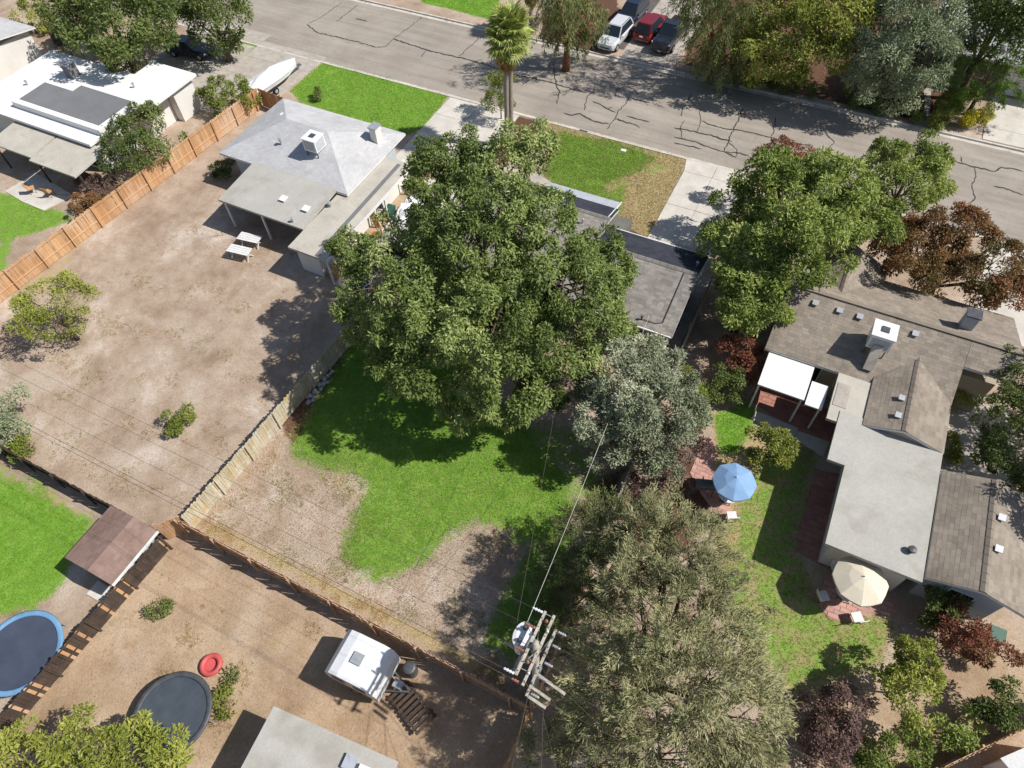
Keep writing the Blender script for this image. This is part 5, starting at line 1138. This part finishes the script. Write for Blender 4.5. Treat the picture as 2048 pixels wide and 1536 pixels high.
bx_ = thing('storage_box', 'tan wooden box at the near carport corner', 'box', (-23.9,18.9,0)); MB().box(-.35,.35,-.5,.5,0,.6).build('body', wood_fn, bx_); MB().box(-.38,.38,-.53,.53,.603,.66).build('lid', wood_bk, bx_)
ac = thing('air_conditioner', 'grey condenser unit in the side yard among the leaves', 'air conditioner', (-21.3,26.6,.03)); MB().box(-.42,.42,-.42,.42,0,.75).build('case', metal_g, ac); MB().lathe((0,0,.752),[(.34,0),(.34,.03),(.1,.05)],20).build('fan_grille', metal_d, ac)

# stones along the left fence, meter lid
rr = random.Random(5)
for k in range(14):
    x = -19.45+rr.uniform(-.12,.3); y = 9.2+k*.19+rr.uniform(-.1,.1); s = rr.uniform(.11,.2)
    V = []; F = []
    for i in range(5):
        th = math.pi*(i+.5)/5
        for j in range(7): a = 2*math.pi*j/7; q = s*rr.uniform(.75,1.15); V.append((q*math.sin(th)*math.cos(a)*1.2, q*math.sin(th)*math.sin(a), q*math.cos(th)*.7+s*.5))
    for i in range(4):
        for j in range(7): a = i*7+j; b = i*7+(j+1)%7; F.append((a,b,b+7,a+7))
    F.append(tuple(range(6,-1,-1))); F.append(tuple(28+j for j in range(7)))
    o = MB().add(V, F).build('stone', rockm); o.location = (x,y,0); o.rotation_euler = (0,0,rr.uniform(0,3)); tag(o,'pale stone in the row lying along the left fence','stone','stones along the left fence')
ml = thing('meter_box', 'small white utility box lid in the front lawn', 'utility box', (-10.95,39.9,0)); MB().box(-.22,.22,-.16,.16,-.05,.05).build('frame', conc, ml); MB().box(-.18,.18,-.12,.12,.052,.065).build('lid', trim_w, ml)
inl = MB().box(-.35,.35,-.06,.12,-.12,.045).build('gutter_inlet', metal_d); inl.location = (-14.85,40.95,.004); tag(inl,'dark drain inlet set in the near kerb','drain')

# ---------------------------------------------------------------- utility pole with three double crossarms and a transformer
PB = (.12,.12)
up = thing('utility_pole', 'wooden utility pole with crossarms and white transformer at the yard corner', 'utility pole', (PB[0],PB[1],0))
MB().tube([(0,0,-.1),(0,0,5),(0,0,10.15)], [.17,.15,.115], 12).build('pole', wood_po, up, smooth=True)
ARMS = [(-.2,9.75,1.22,-1.12),(.14,9.75,1.22,-1.32),(.33,9.1,.98,-1.45)]
for x,z,y1,y0 in ARMS:
    a = MB().box(x-.045,x+.045,y0,y1,z-.06,z+.06).build('crossarm', wood_po, up)
    for y in np.arange(y0+.15, y1, .32): MB().tube([(x,y,z+.058),(x,y,z+.085)], .022, 6).build('bolt', metal_d, a)
a = MB().box(-.055,.055,-.95,.15,8.9,9.04).build('crossarm', wood_po, up); a.location = (-.42,.0,0); 
MB().beam((.35,-.55,8.55),(1.45,-.72,8.55),.1,.12).build('crossarm', wood_po, up); MB().beam((.3,-.95,8.2),(1.05,-1.05,8.2),.1,.12).build('crossarm', wood_po, up); MB().beam((.3,-1.25,8.05),(1.0,-1.32,8.05),.1,.12).build('crossarm', wood_po, up)
MB().beam((-1.25,.0,8.35),(-.1,-.15,8.35),.09,.1).build('crossarm', wood_po, up)
def insul(p, mat=ceram, s=1.0, horiz=None):
    if horiz is None: MB().lathe(p, [(.03*s,0),(.07*s,.03*s),(.035*s,.06*s),(.065*s,.09*s),(.03*s,.13*s),(.02*s,.17*s)], 12).build('insulator', mat, up, smooth=True)
    else:
        a_ = Vector(p); b_ = a_+Vector(horiz); pts = [a_.lerp(b_,t) for t in np.linspace(0,1,9)]; MB().tube(pts, [.02,.06,.025,.065,.025,.065,.025,.055,.015], 10).build('insulator', mat, up, smooth=True)
WS = [(-.26,1.15,9.75),(-.26,.55,9.75),(-.26,-.3,9.7),(-.26,-1.1,9.75),(.1,-1.25,9.6)]
for i,p in enumerate(WS): insul(p, porcel if i in (0,3) else ceram, 1, (-.42,0,0))
for y in (.95,.45,-.2,-.7,-1.3): insul((.42,y,9.1), metal_g, .9, (.32,0,-.02))
for y in (.9,-.6): insul((-.02,y,9.82), ceram); insul((.16,y-.3,9.82), porcel, .8)
for x,z,y1,y0 in ARMS:
    for s in (-.75,.75): MB().beam((x,s,z-.06),(0,0,z-.75),.03,.012).build('brace', metal_g, up)
for y in (1.15,.2,-.85): MB().beam((-.2,y,9.75),(.16,y,9.75),.02,.02).build('spacer_bolt', metal_g, up)
for y in (.7,.1,-.45,-1.0): insul((.36,y,9.17), metal_g, .7)
for k in range(6):
    a_ = k*.9; MB().tube([Vector((.36,.9-k*.42,9.16)), Vector((.6,.75-k*.42,9.35-.05*k)), Vector((.72,.95-k*.42,9.1))], .009, 5).build('jumper_wire', wirem, up)
MB().box(.12,.3,-.3,-.1,7.6,8.1).build('fuse_box', metal_g, up)
tf = MB().lathe((-.66,.3,8.05), [(.28,0),(.3,.05),(.3,1.05),(.32,1.07),(.32,1.13),(.2,1.17),(.01,1.18)], 24).build('transformer', porcel, up, smooth=False)
for v in tf.data.vertices: v.co.y = .3+(v.co.y-.3)*1.5
for s in (-.2,.2): MB().lathe((-.66,.3+s*1.2,9.22), [(.06,0),(.09,.03),(.05,.07),(.08,.1),(.04,.18)], 10).build('bushing', metal_d, tf, smooth=True)
for z in (8.3,8.9): MB().beam((-.3,.2,z),(-.1,.05,z),.12,.06).build('bracket', metal_d, tf)
def sag(a, b, dz, n=24):
    a = Vector(a); b = Vector(b); return [a.lerp(b,t)+Vector((0,0,-dz*4*t*(1-t))) for t in np.linspace(0,1,n)]
for pts in ([(-.26,.55,9.7),(-.5,.7,9.5),(-.55,.45,9.3)],[(-.26,-.3,9.7),(-.6,-.3,9.5),(-.55,.05,9.3)],[(.1,-1.35,9.6),(-.3,-1.2,9.2),(-.7,-.6,8.8),(-.55,.0,8.6)],[(.74,.45,9.08),(.5,.3,8.8),(.1,.2,8.5)],[(-1.2,0,8.4),(-1.0,.25,8.6),(-.75,.25,8.9)],[(.16,-1.2,9.9),(.5,-1.3,9.4),(.36,-1.3,9.2)],[(.36,-.4,9.2),(.1,-.7,9.4),(-.2,-.4,9.8)]):
    MB().tube([Vector(p) for p in pts], .012, 5).build('jumper_wire', wirem, up)
def wire(label, a, b, dz, r=.012, mat=wirem):
    a = (a[0]+PB[0], a[1]+PB[1], a[2]); o = MB().tube(sag(a,b,dz), r, 5).build('overhead_wire', mat); tag(o, label, 'wire')
for i,(p,lb) in enumerate(zip(WS, ('topmost','second','third','fourth','lowest'))):
    q = (p[0]-.42, p[1], p[2]); wire('%s overhead wire running left along the back fence' % lb, q, (-62, p[1]+PB[1], p[2]-.2), .55, .0065 if p[1] > -.5 else .009, wirem)
for y,lb in ((.95,'first'),(.45,'second'),(-.2,'third'),(-.7,'fourth'),(-1.3,'fifth')):
    wire('%s wire leaving the pole to the right over the conifer, counted from the top' % lb, (.74,y,9.08), (45, y+.3, 9.4), .6, .008, wirem)
wire('pale service cable from the pole towards the grey leaved tree', (-.75,.3,8.5), (-2.6,21.4,3.4), .6, .009, wirel)
wire('thin dark service line from the pole up over the lawn', (-1.0,.3,8.4), (-7.2,21.0,3.6), .6, .009, wirem)
for k_ in range(3): wire('%s service drop fanning from the pole to the lower right' % ('near','middle','far')[k_], (.6+.15*k_,-1.1+.3*k_,8.1+.2*k_), (14+5*k_,-16+5*k_,4.5), .5, .008, wirem)
wire('service wire dropping from the pole towards the bottom edge', (.3,-1.3,8.2), (4.5,-22,4), .4, .012, wirem)
wire('second service wire dropping to the bottom edge', (.9,-1.3,8.05), (9,-20,4), .4, .012, wirem)

# ---------------------------------------------------------------- grass, straw and leaf litter (uncountable)
def blades(name, label, poly, n, h, lw, mat, seed, mask=None, spread=.8, cat='grass', k=3, w=.55, thr=0.0):
    rg = np.random.default_rng(seed); po = np.array(poly); lo = po.min(0)-w; hi = po.max(0)+w
    P = rg.uniform(lo, hi, (n,2)); pr = soft(P, poly, w)
    fb = fbm(P, rg, 1.6, 4)
    if thr: pr = pr*(fb > thr*2)
    else: pr = np.clip((pr*1.25-.45+.3*fb)*2.2+.25*pr, 0, 1)
    P = P[rg.random(n) < pr]; m = len(P)
    P = np.repeat(P, k, 0)+rg.normal(size=(m*k,2))*.03; z = np.zeros((len(P),1))
    d = unit(np.concatenate([rg.normal(size=(len(P),2))*spread, np.ones((len(P),1))], 1)); q = np.concatenate([P, z], 1)
    sdv = unit(np.cross(d, rg.normal(size=(len(P),3)))); L_ = (h*rg.uniform(.5,1.3,len(P)))[:,None]
    V = np.stack([q-sdv*lw/2, q+sdv*lw/2, q+d*L_],1).reshape(-1,3); F = np.arange(len(V)).reshape(-1,3)
    o = link(name, arr_mesh(name, V, F, mat, {'tone': np.repeat(rg.random(m),k)*.6+rg.random(len(P))*.4})); tag(o, label, cat, kind='stuff')
gm = grassmat('grass_blade', L(80,128,34), L(120,176,50), L(166,206,88), L(182,184,92), .45)
gd_ = grassmat('dry_grass_blade', L(156,134,92,.85), L(194,170,124,.85), L(222,202,162,.85), L(146,132,92,.85), .5)
gs_ = leafmat('straw', L(178,146,100,.9), L(208,178,130,.9), L(230,206,162,.9), .2, .1, .8)
go_ = grassmat('olive_grass_blade', L(92,112,44,.9), L(132,148,68,.9), L(170,174,100,.9), L(186,164,108,.9), .6)
lt_ = leafmat('dead_leaf', L(112,92,76,.8), L(168,142,114,.8), L(208,180,140,.8), .1, .1, .8)
blades('lawn_grass', 'bright green lawn in the back yard', LAWNS['back'][0], 75000, .055, .02, gm, 1)
blades('lawn_grass', 'thin grass in the shade of the grey leaved tree', LAWNS['back_shade'][0], 5000, .05, .02, gm, 2)
blades('lawn_grass', 'grass patch in the shadow of the juniper', LAWNS['back_low'][0], 10000, .06, .02, gm, 3)
blades('lawn_grass', 'green part of the front lawn', LAWNS['front'][0], 26000, .06, .022, gm, 4)
blades('dry_grass', 'dry yellow part of the front lawn', DRYS['front_dry'][0], 26000, .06, .022, gd_, 5, w=.3)
blades('dry_grass', 'straw along the back fence', DRYS['fence_straw'][0], 12000, .13, .022, gs_, 6, spread=1.6, thr=.35)
blades('dry_grass', 'faded olive grass among the dry front lawn', DRYS['front_dry'][0], 14000, .06, .022, go_, 15, w=.3)
blades('dry_grass', 'straw along the left fence', DRYS['fence_straw2'][0], 5000, .1, .022, gs_, 16, spread=1.6, thr=.3)
blades('lawn_grass', 'lawn in front of the hip roofed house', LAWNS['left_front'][0], 22000, .06, .025, gm, 7, w=.2)
blades('lawn_grass', 'lawn across the street at the top edge', LAWNS['across'][0], 12000, .06, .03, gm, 8, w=.15)
blades('lawn_grass', 'lawn at the lower left edge', LAWNS['low_left'][0], 45000, .06, .022, gm, 9)
blades('lawn_grass', 'small lawn at the far left edge', LAWNS['far_left'][0], 16000, .06, .025, gm, 10)
blades('lawn_grass', 'patch of lawn beside the red shrub', LAWNS['right_a'][0], 4000, .06, .022, gm, 11)
blades('lawn_grass', 'olive lawn in the right garden', LAWNS['right_b'][0], 22000, .06, .022, go_, 12)
blades('dry_grass', 'sparse olive grass around the lawn edge', DRYS['back_edge'][0], 14000, .06, .02, go_, 13)
blades('weeds', 'scattered dry weeds in the bare left yard', PX((60,880),(120,640),(440,380),(660,560),(560,760),(390,1000),(230,980)), 30000, .1, .025, gd_, 31, spread=1.3, thr=.62)
blades('weeds', 'scattered green weeds in the bare left yard', PX((60,880),(120,640),(440,380),(660,560),(560,760),(390,1000),(230,980)), 16000, .1, .025, go_, 32, spread=1.3, thr=.75)
blades('weeds', 'scattered weeds in the lower dirt yard', PX((370,1110),(640,1250),(560,1420),(420,1500),(140,1400)), 14000, .1, .025, gd_, 33, spread=1.3, thr=.7)
blades('weeds', 'sparse green sprigs on the bare soil of the back yard', PX((400,1060),(600,860),(740,950),(700,1100),(800,1170),(1060,1100),(1010,1330)), 22000, .07, .022, go_, 34, spread=1.2, thr=.55)
def litter(name, label, poly, n, mat, seed, s=.09, w=.5):
    rg = np.random.default_rng(seed); po = np.array(poly); lo = po.min(0)-w; hi = po.max(0)+w
    P = rg.uniform(lo, hi, (n,2)); P = P[rg.random(n) < soft(P, poly, w)]; m = len(P)
    q = np.concatenate([P, rg.uniform(.004,.03,(m,1))], 1); d = np.concatenate([rg.normal(size=(m,2)), rg.normal(size=(m,1))*.25],1)
    V,F,T = leaves(q, d, np.array([0,0,1.])+rg.normal(size=(m,3))*.3, s, s*.4, rg, rg.random(m))
    tag(link(name, arr_mesh(name, V, F, mat, {'tone': T})), label, 'leaf litter', kind='stuff')
litter('leaf_litter', 'dry leaf litter over the bare soil of the back yard', PX((390,1055),(700,680),(800,760),(1180,860),(1250,960),(1080,1400),(1000,1370)), 60000, lt_, 21, .055)
litter('leaf_litter', 'dry leaf litter in the bare left yard', PX((20,900),(440,340),(690,560),(680,680),(390,1030),(200,980)), 9000, lt_, 22, .06)
litter('leaf_litter', 'dry leaf litter on the soil across the street', PX((1360,120),(1480,70),(1960,180),(1850,245),(1560,180)), 4000, lt_, 23, .13)
litter('leaf_litter', 'dry leaf litter in the lower dirt yard', PX((340,1085),(1040,1430),(1000,1536),(0,1536)), 7000, lt_, 24, .055)
